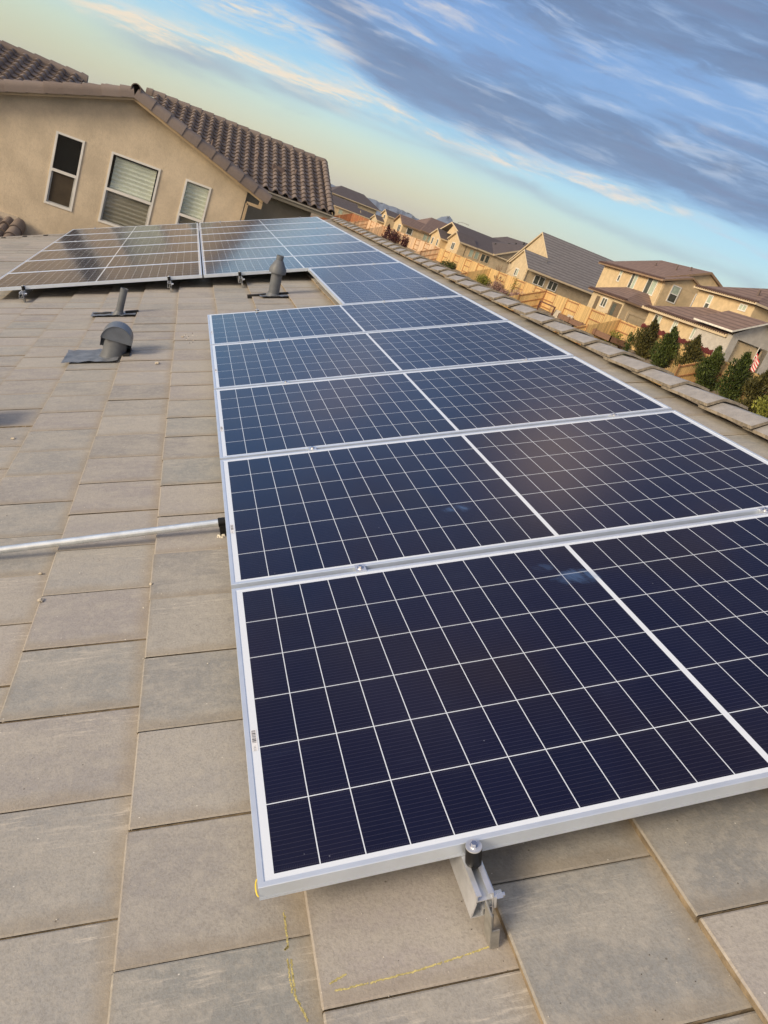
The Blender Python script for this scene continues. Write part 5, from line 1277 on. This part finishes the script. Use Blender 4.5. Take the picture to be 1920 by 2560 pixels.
# ------------------------------------------------------------------ patio things
CH_F = simple('chair_frame_brown', (0.13, 0.055, 0.035), 0.6); CH_S = simple('chair_sling_fabric', (0.44, 0.39, 0.31), 0.8)
def patio_chair(loc, rz, label):
    r = empty('patio_chair', Matrix.Translation(loc) @ Matrix.Rotation(rz, 4, 'Z'), label, 'chair', 'patio chairs')
    mb = MB(); mb.box((-0.3, -0.3, 0.42), (0.3, 0.3, 0.47)); mb.build('seat', CH_S, r)
    mb = MB(); mb.box((-0.3, -0.03, 0), (0.3, 0.03, 0.95), 0, .5, Matrix.Translation((0, 0.3, 0.45)) @ Matrix.Rotation(R_(-18), 4, 'X')); mb.build('backrest', CH_S, r)
    for sx in (-0.32, 0.32):
        for sy in (-0.28, 0.28): m2 = MB(); m2.tube((sx, sy, 0), (sx, sy, 0.62 if sy < 0 else 0.45), 0.025, n=6); m2.build('leg', CH_F, r)
        m2 = MB(); m2.box((sx-0.03, -0.32, 0.62), (sx+0.03, 0.34, 0.66)); m2.build('armrest', CH_F, r)
patio_chair((33.3, yaz(27.5, 33.3), -0.8), R_(-60), 'left beige patio chair in front of the golden fence')
patio_chair((33.2, yaz(28.45, 33.2), -0.75), R_(-60), 'right beige patio chair next to the planter bed')
pl = empty('raised_planter', (34.0, 58, -0.3), 'long brown raised planter with dark plants along the golden fence', 'planter'); inv = Matrix.Translation((34.0, 58, -0.3)).inverted()
mb = MB(); mb.box((33.0, 53.0, 0), (33.08, 62.5, 0.42)); mb.box((33.0, 53.0, 0), (34.6, 53.08, 0.42)); mb.box((33.0, 62.42, 0), (34.6, 62.5, 0.42))
for y in (55.4, 57.8, 60.2): mb.box((32.93, y, 0), (33.0, y+0.15, 0.5))
o = mb.build('timber_side', simple('planter_redwood', (0.20, 0.115, 0.075), 0.8), pl); o.matrix_parent_inverse = inv
mb = MB(); mb.box((33.08, 53.08, 0), (34.6, 62.42, 0.36)); o = mb.build('soil', simple('dark_soil', (0.03, 0.022, 0.017), 0.95), pl); o.matrix_parent_inverse = inv
for i, y in enumerate((54.3, 56.2, 58.1, 60.0, 61.7)):
    shrub('bedding_plant', (33.9, y, 0.35), 0.55, 0.9, mat_leaf('leaf_near_black', (0.012, 0.012, 0.010), (0.03, 0.03, 0.022), (0.32, 0.30, 0.26)), ['first', 'second', 'third', 'fourth', 'fifth'][i]+' dark mound plant in the planter counted from the right', 'plant', 260, 'ball', 0.07, 'dark mound plants in the planter', seed=60+i, stems=1)
# small timber pergola gate beside the chairs
pg_ = empty('timber_frame', (33.4, 66.0, -0.7), 'brown timber frame standing left of the patio chairs', 'frame'); inv = Matrix.Translation((33.4, 66, -0.7)).inverted()
for (x, y) in ((33.4, 67.6), (33.4, 64.4)):
    mb = MB(); mb.box((x-.06, y-.06, -1.2), (x+.06, y+.06, 0.75)); o = mb.build('post', CH_F, pg_); o.matrix_parent_inverse = inv
mb = MB(); mb.box((33.35, 64.3, 0.63), (33.45, 67.7, 0.75)); o = mb.build('beam', CH_F, pg_); o.matrix_parent_inverse = inv
mb = MB(); mb.box((33.2, 34.0, ground_z(33.2, 40)), (33.32, 52, ground_z(33.2, 40)+0.14)); o = mb.build('edging_strip', simple('concrete_edging', (0.45, 0.43, 0.38), 0.9)); tag(o, 'pale concrete edging strip on the soil behind the shrub row', 'edging')

# ------------------------------------------------------------------ haze
hz = MB(); hz.box((-9500, -2500, -6.0), (9500, 9000, 215))
hmat = bpy.data.materials.new('air'); hmat.use_nodes = True; hn = hmat.node_tree; hn.nodes.clear()
pv = hn.nodes.new('ShaderNodeVolumePrincipled'); pv.inputs['Color'].default_value = (0.80, 0.88, 1.0, 1); pv.inputs['Density'].default_value = 0.00009; pv.inputs['Anisotropy'].default_value = 0.0
oo = hn.nodes.new('ShaderNodeOutputMaterial'); hn.links.new(pv.outputs[0], oo.inputs['Volume'])
HZ = hz.build('haze', hmat); tag(HZ, kind='stuff')
